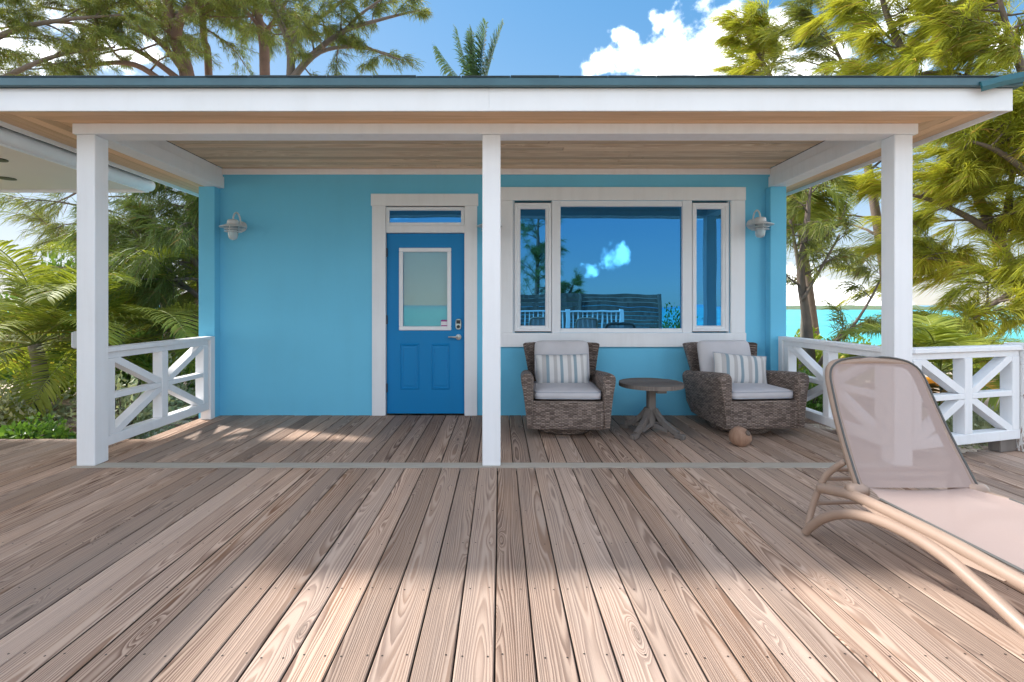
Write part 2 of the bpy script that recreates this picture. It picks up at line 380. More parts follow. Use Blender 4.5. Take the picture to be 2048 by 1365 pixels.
m, t, out = newmat('sea_water')
P = nd(t, 'ShaderNodeTexCoord').outputs['Object']
ln = vmth(t, 'LENGTH', P, out=1)
far = smooth(t, ln, 150.0, 1500.0)
sp = nd(t, 'ShaderNodeSeparateXYZ', Vector=P)
band = noise(t, vmth(t, 'MULTIPLY', P, (0.012, 0.05, 1.0)), 1.0, 5.0, 0.6)
swc = mixc(t, smooth(t, band, 0.35, 0.65), (0.0, 0.31, 0.37, 1), (0.02, 0.50, 0.50, 1))
foam = smooth(t, mth(t, 'ADD', mth(t, 'MULTIPLY', smooth(t, ln, 72.0, 52.0), 0.32), noise(t, vmth(t, 'MULTIPLY', P, (0.25, 0.25, 1.0)), 1.0, 5.0, 0.7)), 0.74, 0.84)
swc = mixc(t, foam, swc, (0.75, 0.80, 0.78, 1))
b = pbsdf(t, out, Base_Color=mixc(t, far, swc, (0.0, 0.24, 0.42, 1)), Roughness=0.35)
b.inputs['Specular IOR Level'].default_value = 0.2
t.links.new(bump(t, noise(t, P, 1.1, 5.0), 0.5, 0.25), b.inputs['Normal'])

# ------------------------------------------------------------------ mesh helpers
def catmull(pts, n=4):
    pts = [Vector(p) for p in pts]
    if len(pts) < 3: 
        return [pts[0].lerp(pts[-1], i / n) for i in range(n + 1)]
    out = []
    for i in range(len(pts) - 1):
        p0 = pts[max(i - 1, 0)]; p1 = pts[i]; p2 = pts[i + 1]; p3 = pts[min(i + 2, len(pts) - 1)]
        for k in range(n):
            s = k / n
            out.append(0.5 * ((2 * p1) + (p2 - p0) * s + (2 * p0 - 5 * p1 + 4 * p2 - p3) * s * s + (3 * p1 - p0 - 3 * p2 + p3) * s ** 3))
    out.append(pts[-1])
    return out
def resample(vals, n):
    return list(np.interp(np.linspace(0, len(vals) - 1, n), range(len(vals)), vals))

def origin_of(o):
    v = Vector((0, 0, 0))
    while o is not None:
        v += o.location; o = o.parent
    return v

class MB:
    def __init__(self): self.v = []; self.f = []
    def add(self, vs, fs):
        n = len(self.v)
        self.v += [tuple(x) for x in vs]
        self.f += [tuple(i + n for i in f) for f in fs]
        return self
    def box(self, x0, x1, y0, y1, z0, z1, ch=0.0):
        if x0 > x1: x0, x1 = x1, x0
        if y0 > y1: y0, y1 = y1, y0
        if z0 > z1: z0, z1 = z1, z0
        if ch <= 0:
            vs = [(x, y, z) for x in (x0, x1) for y in (y0, y1) for z in (z0, z1)]
            return self.add(vs, [(0, 1, 3, 2), (4, 6, 7, 5), (0, 4, 5, 1), (2, 3, 7, 6), (0, 2, 6, 4), (1, 5, 7, 3)])
        c = min(ch, (x1 - x0) * .4, (y1 - y0) * .4, (z1 - z0) * .4)
        idx = {}; vs = []
        for ix, (xa, sx) in enumerate(((x0, 1), (x1, -1))):
            for iy, (ya, sy) in enumerate(((y0, 1), (y1, -1))):
                for iz, (za, sz) in enumerate(((z0, 1), (z1, -1))):
                    for ax in range(3):
                        p = [xa + c * sx, ya + c * sy, za + c * sz]
                        p[ax] = (xa, ya, za)[ax]
                        idx[(ix, iy, iz, ax)] = len(vs); vs.append(p)
        fs = []
        for s in (0, 1):
            q = [idx[(s, a, b, 0)] for a, b in ((0, 0), (0, 1), (1, 1), (1, 0))]; fs.append(q if s == 0 else q[::-1])
            q = [idx[(a, s, b, 1)] for a, b in ((0, 0), (1, 0), (1, 1), (0, 1))]; fs.append(q if s == 0 else q[::-1])
            q = [idx[(a, b, s, 2)] for a, b in ((0, 0), (0, 1), (1, 1), (1, 0))]; fs.append(q if s == 0 else q[::-1])
        for a in (0, 1):
            for b in (0, 1):
                for p, q_ in ((lambda k: (a, b, k), (0, 1)), (lambda k: (a, k, b), (0, 2)), (lambda k: (k, a, b), (1, 2))):
                    fs.append([idx[p(0) + (q_[0],)], idx[p(1) + (q_[0],)], idx[p(1) + (q_[1],)], idx[p(0) + (q_[1],)]])
        for a in (0, 1):
            for b in (0, 1):
                for d in (0, 1):
                    fs.append([idx[(a, b, d, 0)], idx[(a, b, d, 1)], idx[(a, b, d, 2)]])
        return self.add(vs, fs)
    def bar(self, p, q, w, h, up=(0, 0, 1), ch=0.0):
        """square bar from p to q, w across, h along 'up'"""
        p, q = Vector(p), Vector(q); d = (q - p); L = d.length; d.normalize()
        up = Vector(up); s = d.cross(up).normalized(); u = s.cross(d).normalized()
        m = MB().box(-w / 2, w / 2, 0, L, -h / 2, h / 2, ch)
        return self.add([p + s * a + d * b + u * c for a, b, c in m.v], m.f)
    def tube(self, pts, radii, seg=8, cap=True):
        pts = [Vector(p) for p in pts]
        if not hasattr(radii, '__len__'): radii = [radii] * len(pts)
        n = len(pts); vs = []; fs = []
        prev = None
        for i in range(n):
            d = (pts[min(i + 1, n - 1)] - pts[max(i - 1, 0)])
            d = d.normalized() if d.length > 1e-9 else Vector((0, 0, 1))
            if prev is None:
                a = Vector((0, 0, 1)) if abs(d.z) < 0.9 else Vector((1, 0, 0))
                s = d.cross(a).normalized()
            else:
                s = (prev - d * prev.dot(d)); s = s.normalized() if s.length > 1e-6 else d.orthogonal().normalized()
            prev = s; u = d.cross(s)
            for k in range(seg):
                a = 2 * math.pi * k / seg
                vs.append(pts[i] + (s * math.cos(a) + u * math.sin(a)) * radii[i])
        for i in range(n - 1):
            for k in range(seg):
                k2 = (k + 1) % seg
                fs.append((i * seg + k, i * seg + k2, (i + 1) * seg + k2, (i + 1) * seg + k))
        if cap:
            fs.append(tuple(range(seg))[::-1]); fs.append(tuple((n - 1) * seg + k for k in range(seg)))
        return self.add(vs, fs)
    def lathe(self, prof, seg=24, c=(0, 0, 0), axis='Z', cap=True):
        vs = []; fs = []
        for r, z in prof:
            for k in range(seg):
                a = 2 * math.pi * k / seg
                x, y = r * math.cos(a), r * math.sin(a)
                p = (x, y, z) if axis == 'Z' else ((x, z, y) if axis == 'Y' else (z, x, y))
                vs.append((p[0] + c[0], p[1] + c[1], p[2] + c[2]))
        for i in range(len(prof) - 1):
            for k in range(seg):
                k2 = (k + 1) % seg
                fs.append((i * seg + k, i * seg + k2, (i + 1) * seg + k2, (i + 1) * seg + k))
        if cap:
            fs.append(tuple(range(seg))[::-1]); fs.append(tuple((len(prof) - 1) * seg + k for k in range(seg)))
        return self.add(vs, fs)
    def loft(self, rings, cap=True, closed=True):
        n = len(rings[0]); vs = [p for r in rings for p in r]; fs = []
        for i in range(len(rings) - 1):
            for k in range(n if closed else n - 1):
                k2 = (k + 1) % n
                fs.append((i * n + k, i * n + k2, (i + 1) * n + k2, (i + 1) * n + k))
        if cap:
            fs.append(tuple(range(n))[::-1]); fs.append(tuple((len(rings) - 1) * n + k for k in range(n)))
        return self.add(vs, fs)
    def prism(self, poly, z0, z1):
        n = len(poly)
        vs = [(x, y, z0) for x, y in poly] + [(x, y, z1) for x, y in poly]
        fs = [tuple(range(n))[::-1], tuple(range(n, 2 * n))] + [(i, (i + 1) % n, (i + 1) % n + n, i + n) for i in range(n)]
        return self.add(vs, fs)
    def mesh(self, name, mat, smooth=False, off=Vector((0, 0, 0)), fix=True):
        me = bpy.data.meshes.new(name)
        me.from_pydata([(x - off.x, y - off.y, z - off.z) for x, y, z in self.v], [], self.f)
        if fix:
            import bmesh
            bm = bmesh.new(); bm.from_mesh(me); bmesh.ops.recalc_face_normals(bm, faces=bm.faces); bm.to_mesh(me); bm.free()
        if mat: me.materials.append(M[mat])
        if smooth:
            me.polygons.foreach_set('use_smooth', [True] * len(me.polygons))
            if smooth == 'auto': me.set_sharp_from_angle(angle=R(40))
        me.update()
        return me
    def build(self, name, mat, parent=None, smooth=False, world=True):
        """world=True: coordinates are world coordinates; otherwise local to the parent"""
        off = origin_of(parent) if (world and parent) else Vector((0, 0, 0))
        o = bpy.data.objects.new(name, self.mesh(name, mat, smooth, off))
        C.objects.link(o)
        if parent: o.parent = parent
        return o

def thing(name, label, cat, loc=(0, 0, 0), rotz=0.0, group=None):
    o = bpy.data.objects.new(name, None); C.objects.link(o)
    o.empty_display_size = 0.2
    o.location = loc; o.rotation_euler = (0, 0, rotz)
    return tag(o, label, cat, group)
def tag(o, label, cat, group=None):
    o['label'] = label; o['category'] = cat
    if group: o['group'] = group
    return o
def struct(o, label=None):
    o['kind'] = 'structure'
    if label: o['label'] = label
    return o
def inst(name, me, parent, loc=(0, 0, 0), rot=(0, 0, 0), scale=(1, 1, 1)):
    o = bpy.data.objects.new(name, me); C.objects.link(o)
    o.parent = parent; o.location = loc; o.rotation_euler = rot; o.scale = scale
    return o
def copy_tree(o, parent=None):
    c = o.copy(); C.objects.link(c); c.parent = parent
    for ch in o.children: copy_tree(ch, c)
    return c

# ------------------------------------------------------------------ ground, sea, headland
def ground_z(x, y):
    r = math.hypot(x * 0.95, y)
    k = min(max((r - 11) / 46.0, 0), 1)
    return -0.34 - 2.6 * k ** 1.15 - max(0, r - 57) * 0.05 + 0.05 * math.sin(x * .9 + 1) * math.sin(y * 1.1) * (1 if r > 7 else .3)
mb = MB(); n = 121; S = 80.0
for j in range(n):
    for i in range(n):
        x = (i / (n - 1) * 2 - 1); y = (j / (n - 1) * 2 - 1)
        x = S * x * (0.25 + 0.75 * x * x); y = S * y * (0.25 + 0.75 * y * y)
        mb.v.append((x, y, ground_z(x, y)))
mb.f = [(j * n + i, j * n + i + 1, (j + 1) * n + i + 1, (j + 1) * n + i) for j in range(n - 1) for i in range(n - 1)]
struct(mb.build('ground', 'sand_ground', smooth=True), 'pale sand and mulch ground around the cottage')
SEA = -2.6
mb = MB(); rings = [45, 70, 120, 300, 900, 3000, 9000]
mb.v = [(r * math.cos(a * math.pi / 36), r * math.sin(a * math.pi / 36), SEA) for r in rings for a in range(72)]
mb.f = [(i * 72 + k, i * 72 + (k + 1) % 72, (i + 1) * 72 + (k + 1) % 72, (i + 1) * 72 + k) for i in range(len(rings) - 1) for k in range(72)]
struct(mb.build('sea', 'sea_water'), 'bright turquoise sea beyond the beach')
rg = random.Random(3)
mb = MB(); rows = []
for k in range(60):
    s = k / 59; X = 150 + 330 * s; Y = 420 + 40 * math.sin(s * 5)
    h = 4.2 * math.sin(min(1, s * 4 + .05) * math.pi / 2) * (0.6 + 0.4 * rg.random())
    rows.append([(X, Y - 25, SEA), (X, Y - 8, SEA + h * .7), (X, Y, SEA + h), (X, Y + 30, SEA + h * .6), (X, Y + 60, SEA)])
mb.loft(rows, cap=False, closed=False)
struct(mb.build('headland', 'headland_green', smooth=True), 'low green headland across the water')

# ------------------------------------------------------------------ deck
PITCH = 0.140
deck = MB().box(-7.0, 6.2, -4.2, 3.76, -0.30, -0.05).box(-3.22, 3.14, 3.9, 5.55, -0.30, -0.05).box(-7.0, -3.24, 3.77, 4.56, -0.30, -0.05).build('deck', 'joist')
struct(deck, 'weathered timber deck of long boards running to the cottage')
def board_mesh(L, w=0.1338, th=0.028, nseg=1):
    ch = 0.004
    prof = [(-w / 2, -th), (w / 2, -th), (w / 2, -ch), (w / 2 - ch, 0), (-w / 2 + ch, 0), (-w / 2, -ch)]
    me = MB().loft([[(x, -L / 2, z) for x, z in prof], [(x, L / 2, z) for x, z in prof]]).mesh('board', 'deck_wood')
    me.materials.append(M['board_edge'])                      # grimy board edges, darkened in colour so lit gaps still read as dark lines
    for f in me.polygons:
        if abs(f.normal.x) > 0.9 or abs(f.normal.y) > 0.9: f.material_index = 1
    return me
bcache = {}
rb = random.Random(11)
nails = MB()
def nail(x, y, z, r=0.0042):
    k = 6; n0 = len(nails.v)
    nails.v += [(x + r * math.cos(2 * math.pi * i / k), y + r * math.sin(2 * math.pi * i / k), z + 0.0012) for i in range(k)]
    nails.f.append(tuple(range(n0, n0 + k)))
nail_rows = [1.747 + 0.412 * k for k in range(-8, 10)]
def board(x, y0, y1, w=0.1338):
    L = round(y1 - y0, 2)
    if (L, w) not in bcache: bcache[(L, w)] = board_mesh(L, w)
    z = rb.uniform(-0.0015, 0.0015)
    o = inst('board', bcache[(L, w)], deck, (x, (y0 + y1) / 2, z), (0, 0, rb.uniform(-.0003, .0003)))
    if rb.random() < 0.5: o.rotation_euler.z += math.pi
    for yy in nail_rows + [y0 + 0.04, y1 - 0.04]:
        if y0 + 0.03 < yy < y1 - 0.03 and yy > 1.2:
            for s in (-1, 1):
                if rb.random() < 0.93: nail(x + s * (0.040 + rb.uniform(-.006, .006)), yy + rb.uniform(-.012, .012), z)
i0 = -50
for i in range(i0, 44):
    x = -0.018 + 0.07 + PITCH * i
    if x < -3.25: yend = 4.58
    elif x > 3.16: yend = 3.86 + (x - 3.14) * 0.285 + 0.10
    else: yend = 3.768
    cuts = [-4.2, yend]
    if rb.random() < 0.16 : cuts.insert(1, rb.choice([0.9, 0.5, 1.3]))
    elif rb.random() < 0.5: cuts.insert(1, -0.8)
    for a, b_ in zip(cuts, cuts[1:]): board(x, a + (0.002 if a != -4.2 else 0), b_ - 0.001)
for i in range(-24, 23):
    x = -0.040 + 0.07 + PITCH * i
    if -3.26 < x < 3.12: board(x, 3.895, 5.562)
for xa, xb in ((-3.245, -0.0655), (-0.0645, 3.15)):
    tb = MB().box(-(xb - xa) / 2, (xb - xa) / 2, -0.057, 0.057, -0.03, 0, 0.003).mesh('threshold_board', 'trim_wood')
    inst('threshold_board', tb, deck, ((xa + xb) / 2, 3.830, 0.003))
o = nails.build('nail_heads', 'nail', deck); o['kind'] = 'stuff'

# ------------------------------------------------------------------ the cottage
house = thing('beach_cottage', 'turquoise beach cottage with white porch posts, blue door and pine ceiling', 'cottage', (0, 5.5, 0))
WY = 5.568; PF = 3.80
BEAM0, BEAM1, SOF, CEIL = 2.525, 2.600, 2.606, 2.745
HX0, HX1, HY1 = PX(397, 5.46), PX(1573, 5.46), 11.0
# door / window openings
dx0, dx1 = PX(772, WY), PX(929, WY); dz1 = PZ(466, WY)
tz0, tz1 = PZ(452, WY), PZ(415, WY)
wx0, wx1 = PX(1026, WY), PX(1460, WY); wz0, wz1 = PZ(666, WY), PZ(402, WY)
wall = MB()
T = 0.16
for a, b_, c_, d_ in ((HX0, dx0 - .03, -.06, 3.0), (dx0 - .03, dx1 + .03, tz1 + .03, 3.0), (dx1 + .03, wx0, -.06, 3.0), (wx0, wx1, -.06, wz0), (wx0, wx1, wz1, 3.0), (wx1, HX1, -.06, 3.0)):
    wall.box(a, b_, WY, WY + T, c_, d_)
wall.box(HX0, HX0 + T, WY + T, HY1, -.06, 3.0).box(HX1 - T, HX1, WY + T, HY1, -.06, 3.0).box(HX0 + T, HX1 - T, HY1 - T, HY1, -.06, 3.0)
wall.build('wall', 'wall_blue', house)
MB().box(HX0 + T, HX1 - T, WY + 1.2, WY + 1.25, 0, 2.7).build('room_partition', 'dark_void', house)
for a, b_ in ((HX0, PX(429, 5.46)), (PX(1541, 5.46), HX1)):
    MB().box(a, b_, 5.46, WY - .001, -.02, BEAM0 - .002, .004).build('pilaster', 'wall_blue', house)
# posts
for a, b_ in ((-3.222, -3.082), (-0.134, 0.004), (3.000, 3.140)):
    MB().box(a, b_, PF, PF + .14, 0.002, BEAM0 - .001, .006).build('post', 'white_paint', house)
# beams
fb = MB().box(-3.243, 3.172, PF - .012, PF + .152, BEAM0, SOF - .001, .004).build('beam', 'white_paint', house)
MB().box(-3.07, 2.99, PF + .03, PF + .14, SOF, CEIL - .001).build('frieze_board', 'white_paint', fb)
for a, b_ in ((-3.236, -3.068), (2.986, 3.154)):
    sb = MB().box(a, b_, PF + .153, WY - .002, BEAM0, 2.652, .004).build('beam', 'white_paint', house)
    MB().box(a + .018, b_ - .018, PF + .153, WY - .003, 2.653, CEIL - .001).build('frieze_board', 'white_paint', sb)
MB().box(-3.084, 3.002, WY - .022, WY - .001, PZ(350, WY), CEIL - .002, .003).build('frieze_board', 'white_paint', house)
# ceiling boards (run along X)
ceil = MB().box(-3.085, 3.003, PF + .03, WY, CEIL + .022, CEIL + .04).build('ceiling', 'joist', house)
cb = {}
rcb = random.Random(4)
y = PF + .142; k = 0
while y < WY - .03:
    wd = min(.0985, WY - .001 - y)
    cuts = [-3.084, rcb.uniform(-1.8, 1.8), 3.002]
    for a, b_ in zip(cuts, cuts[1:]):
        m_ = MB().box(-(b_ - a) / 2 + .001, (b_ - a) / 2 - .001, -wd / 2 + .003, wd / 2 - .003, 0, .02, .006).mesh('ceiling_board', 'ceiling_pine')
        inst('ceiling_board', m_, ceil, ((a + b_) / 2, y + wd / 2 - house.location.y, CEIL + rcb.uniform(0, .001)))
    y += wd; k += 1
# soffit boards, mitred at the corners
EX0, EX1, EY = -3.742, 3.528, 3.476
soff = MB().box(EX0, HX0 - .001, PF, HY1, SOF + .022, SOF + .04).box(HX1 + .001, EX1, PF, HY1, SOF + .022, SOF + .04).box(EX0, EX1, EY, PF - .001, SOF + .022, SOF + .04).build('soffit', 'joist', house)
IL, IR, IY = (-3.222, 3.140, PF + .02)
def lerp(a, b, s): return a + (b - a) * s
for k in range(4):
    s0, s1 = k / 4 + .006, (k + 1) / 4 - .006
    ya, yb = lerp(IY, EY, s0), lerp(IY, EY, s1)
    poly = [(lerp(IL, EX0, s0) + .003, ya), (lerp(IR, EX1, s0) - .003, ya), (lerp(IR, EX1, s1) - .003, yb), (lerp(IL, EX0, s1) + .003, yb)]
    MB().prism(poly, SOF, SOF + .02).build('soffit_board', 'soffit_pine', soff)
for side, I, E in ((-1, IL, EX0), (1, IR, EX1)):
    nb = 5 if side < 0 else 4
    for k in range(nb):
        s0, s1 = k / nb + .006, (k + 1) / nb - .006
        xa, xb = lerp(I, E, s0), lerp(I, E, s1)
        poly = [(xa, lerp(IY, EY, s0) + .003), (xb, lerp(IY, EY, s1) + .003), (xb, HY1), (xa, HY1)]
        MB().prism(poly, SOF + .0005, SOF + .02).build('soffit_board', 'soffit_pine_side', soff)
# fascia: front of two lengths with a butt joint, and the two sides
FZ0, FZ1 = H + 1.345, H + 1.500
jx = PX(978, 3.458)
MB().box(EX0 - .018, jx - .0004, EY - .018, EY, FZ0, FZ1, .001).build('fascia', 'fascia_paint', house)
MB().box(jx + .0004, EX1 + .018, EY - .0184, EY - .0005, FZ0 + .0004, FZ1, .001).build('fascia', 'fascia_paint', house)
for xa, xb in ((EX0 - .018, EX0), (EX1, EX1 + .018)):
    MB().box(xa, xb, EY + .001, HY1 + .3, FZ0 + .002, FZ1, .003).build('fascia', 'fascia_paint', house)
# hip roof, drip edge and shingle courses
RX0, RX1, RY0, RY1, RZ = EX0 - .05, EX1 + .05, EY - .055, HY1 + .35, FZ1 + .052
sl_ = 0.33
hw = (RX1 - RX0) / 2; rise = hw * sl_; cx = (RX0 + RX1) / 2
roof = MB().add([(RX0, RY0, RZ), (RX1, RY0, RZ), (RX1, RY1, RZ), (RX0, RY1, RZ), (cx, RY0 + hw, RZ + rise), (cx, RY1 - hw, RZ + rise)],
         [(0, 1, 4), (1, 2, 5, 4), (2, 3, 5), (3, 0, 4, 5), (3, 2, 1, 0)]).build('roof', 'shingle', house)
MB().box(RX0, RX1, RY0 - .006, RY0 + .03, FZ1 + .001, RZ + .006, .004).build('drip_edge', 'roof_teal', roof)
for xa, xb in ((RX0 - .006, RX0 + .03), (RX1 - .03, RX1 + .006)):
    MB().box(xa, xb, RY0 + .031, RY1, FZ1 + .001, RZ + .006, .004).build('drip_edge', 'roof_teal', roof)
sh = MB(); rs = random.Random(8); x = RX0 - .004
while x < RX1:
    wdt = rs.uniform(.26, .34)
    sh.box(x + .002, min(x + wdt, RX1 + .004) - .002, RY0 - rs.uniform(.010, .018), RY0 + .3, RZ + .007, RZ + rs.uniform(.012, .017))
    x += wdt
sh.build('shingle_course', 'shingle', roof)
# loose teal flashing at the right corner
fl = MB()
p0 = at(1962, 184, RY0 - .02); p1 = at(2120, 147, RY0 - .03)
fl.loft([[p + Vector((0, dy, dz)) for dy, dz in ((0, 0), (-.012, .03), (0, .07), (.10, .085), (.10, .078), (.010, .062), (0, .03))] for p in (p0, p0.lerp(p1, .3) + Vector((0, 0, .006)), p0.lerp(p1, .7) - Vector((0, 0, .003)), p1)])
fl.build('corner_flashing', 'flashing_teal', roof)

# ---- door
door = MB()
DY = WY + .035
fx0, fx1, fz0, fz1 = PX(797, WY), PX(902, WY), PZ(661.5, WY), PZ(495.5, WY)
gx0, gx1, gz0, gz1 = PX(805, WY), PX(895, WY), PZ(654, WY), PZ(503, WY)
D0, D1, DZ0, DZ1 = dx0 + .004, dx1 - .004, 0.012, dz1 - .004
for a, b_, c_, d_ in ((D0, gx0, DZ0, DZ1), (gx1, D1, DZ0, DZ1), (gx0, gx1, DZ0, gz0), (gx0, gx1, gz1, DZ1)):
    door.box(a, b_, DY, DY + .044, c_, d_)
door = door.build('door', 'door_blue', house)
def ring_frame(x0, x1, z0, z1, w_, y0, y1, ch=.003):
    return MB().box(x0, x1, y0, y1, z1 - w_, z1, ch).box(x0, x1, y0, y1, z0, z0 + w_, ch).box(x0, x0 + w_, y0, y1, z0 + w_, z1 - w_, ch).box(x1 - w_, x1, y0, y1, z0 + w_, z1 - w_, ch)
ring_frame(fx0, fx1, fz0, fz1, .046, DY - .016, DY - .001, .006).build('lite_frame', 'vinyl_white', door)
MB().box(gx0, gx1, DY + .004, DY + .008, gz0, gz1).build('glass', 'door_glass', door)
bl = MB(); z = gz0 + .012
while z < gz1 - .008:
    bl.add([(gx0 + .004, DY + .022, z), (gx1 - .004, DY + .022, z), (gx1 - .004, DY + .034, z + .0105), (gx0 + .004, DY + .034, z + .0105)], [(0, 1, 2, 3)])
    z += .0125
o = bl.build('blind_slats', 'blind_slat', door); o['kind'] = 'stuff'
MB().box(gx0, gx1, DY + .040, DY + .043, gz0, gz1).build('blind_backing', 'blind_slat', door)
for a, b_ in ((799, 838), (861, 899.5)):
    x0, x1, z0, z1 = PX(a, WY), PX(b_, WY), PZ(780.5, WY), PZ(688, WY)
    pr = MB()
    q = [(0, -.0005), (.012, -.010), (.030, .004), (.046, -.0035)]
    rings = [[(x0 + i_, DY + dy, z0 + i_), (x1 - i_, DY + dy, z0 + i_), (x1 - i_, DY + dy, z1 - i_), (x0 + i_, DY + dy, z1 - i_)] for i_, dy in q]
    pr.loft(rings, cap=False); n_ = len(pr.v)
    pr.f.append((n_ - 4, n_ - 3, n_ - 2, n_ - 1))
    pr.build('door_panel', 'door_blue', door)
for v in (505, 640, 777):
    zc = PZ(v, WY)
    MB().tube([(dx0 - .002, DY - .012, zc - .05), (dx0 - .002, DY - .012, zc + .05)], .009, 8).box(dx0 - .012, dx0 + .012, DY - .010, DY - .004, zc - .048, zc + .048).build('hinge', 'bronze', door, 'auto')
hx = PX(916.5, WY)
lk = MB()
zc = PZ(649, WY); lw_, lh = .034, .062
out_ = [(hx + lw_ * math.copysign(abs(math.cos(a)) ** .6, math.cos(a)), zc + lh * math.copysign(abs(math.sin(a)) ** .7, math.sin(a))) for a in [2 * math.pi * k / 28 for k in range(28)]]
lk.loft([[(x, DY, z) for x, z in out_], [(x, DY - .018, z) for x, z in out_], [(hx + (x - hx) * .88, DY - .024, zc + (z - zc) * .92) for x, z in out_]])
lock = lk.build('deadbolt', 'nickel', door, 'auto')
MB().box(hx - .022, hx + .022, DY - .026, DY - .0245, zc + .006, zc + .046).build('keypad', 'keypad', lock)
MB().lathe([(.019, 0), (.019, .012), (.012, .014)], 20, (hx, DY - .038, zc - .028), 'Y').build('thumb_turn', 'keypad', lock, 'auto')
zc = PZ(675, WY)
MB().lathe([(.012, -.055), (.012, -.014), (.030, -.012), (.033, 0)], 24, (hx, DY, zc), 'Y').tube(catmull([(hx, DY - .052, zc), (hx - .03, DY - .056, zc + .001), (hx - .075, DY - .052, zc + .004), (hx - .11, DY - .048, zc + .002)], 4), resample([.011, .010, .008, .007], 13), 8).build('handle', 'nickel', door, 'auto')
sx0, sx1, sz0, sz1 = PX(881, WY), PX(894.5, WY), PZ(654, WY) + .001, PZ(640.5, WY)
st = MB().box(sx0, sx1, DY + .001, DY + .0035, sz0, sz1).build('alarm_sticker', 'sticker_white', door)
for a, b_ in ((.76, 1.0), (0, .2)):
    MB().box(sx0 + .001, sx1 - .001, DY, DY + .0008, lerp(sz0, sz1, a), lerp(sz0, sz1, b_)).build('sticker_band', 'sticker_magenta', door)
# door trim and transom
TY0 = WY - .026
trim = MB()
for a, b_ in ((PX(745, WY), dx0 - .001), (dx1 + .001, PX(954.5, WY))):
    MB().box(a, b_, TY0, WY + .03, 0, PZ(413, WY) - .001, .003).build('door_casing', 'white_paint', house)
MB().box(PX(743, WY), PX(956.5, WY), TY0 - .006, WY + .03, PZ(413, WY), PZ(389, WY), .003).build('door_head', 'white_paint', house)
MB().box(dx0, dx1, WY - .012, WY + .07, dz1, tz0 - .001, .003).build('transom_bar', 'white_paint', house)
tr = ring_frame(dx0 + .002, dx1 - .002, tz0, tz1, .036, WY - .010, WY + .04).build('transom_window', 'vinyl_white', house)
MB().box(PX(777, WY), PX(925, WY), WY + .012, WY + .016, tz0 + .03, tz1 - .03).build('pane', 'tinted_glass', tr)
# window
win = MB().box(PX(998, WY), wx0 - .001, TY0, WY + .03, wz0, wz1, .003).box(wx1 + .001, PX(1488.5, WY), TY0, WY + .03, wz0, wz1, .003).box(PX(996, WY), PX(1489.5, WY), TY0 - .004, WY + .03, wz1 + .001, PZ(375.6, WY), .003).box(PX(996, WY), PX(1490, WY), TY0 - .006, WY + .03, PZ(694, WY), wz0 - .001, .003).build('window', 'white_paint', house)
for a, b_ in ((1103.5, 1121), (1365, 1384)):   # mullions beside the fixed light
    MB().box(PX(a, WY), PX(b_, WY), WY - .004, WY + .10, wz0, wz1, .003).build('mullion', 'vinyl_white', win)
for z0_, z1_ in ((wz0, PZ(657.5, WY)), (PZ(413, WY), wz1)):
    MB().box(PX(1121.3, WY), PX(1364.7, WY), WY + .004, WY + .10, z0_, z1_, .003).build('sash_rail', 'vinyl_white', win)
MB().box(PX(1119, WY), PX(1367, WY), WY + .038, WY + .044, PZ(659, WY), PZ(411, WY)).build('pane', 'tinted_glass', win)
for a, b_, ga, gb in ((1029.5, 1102.5, 1041, 1091), (1385, 1456.6, 1394.8, 1444.2)):
    x0, x1, z0, z1 = PX(a, WY), PX(b_, WY), PZ(663, WY), PZ(406.5, WY)
    ga, gb = PX(ga, WY), PX(gb, WY); g0, g1 = PZ(652, WY), PZ(418, WY)
    cs = MB()
    q = lambda i0, dy: None
    R0 = [(x0, z0), (x1, z0), (x1, z1), (x0, z1)]; R1 = [(ga, g0), (gb, g0), (gb, g1), (ga, g1)]
    def ringp(s, yy): return [(lerp(p[0], g[0], s), yy, lerp(p[1], g[1], s)) for p, g in zip(R0, R1)]
    cs.loft([ringp(0, WY + .03), ringp(0, WY - .006), ringp(.42, WY - .006), ringp(.52, WY + .004), ringp(.82, WY + .008), ringp(1, WY + .022), ringp(1, WY + .05)], cap=False)
    cs.build('casement_sash', 'vinyl_white', win)
    MB().box(x0 - .004, x1 + .004, WY + .031, WY + .034, z0 - .004, z1 + .004).build('sash_gasket', 'dark_void', win)
    MB().box(ga - .01, gb + .01, WY + .028, WY + .0305, g0 - .01, g1 + .01).build('pane', 'tinted_glass', win)
for a, b_ in ((1026.4, 1029.2), (1457, 1459.6)):
    MB().box(PX(a, WY), PX(b_, WY), WY + .01, WY + .06, wz0, wz1).build('jamb', 'vinyl_white', win)

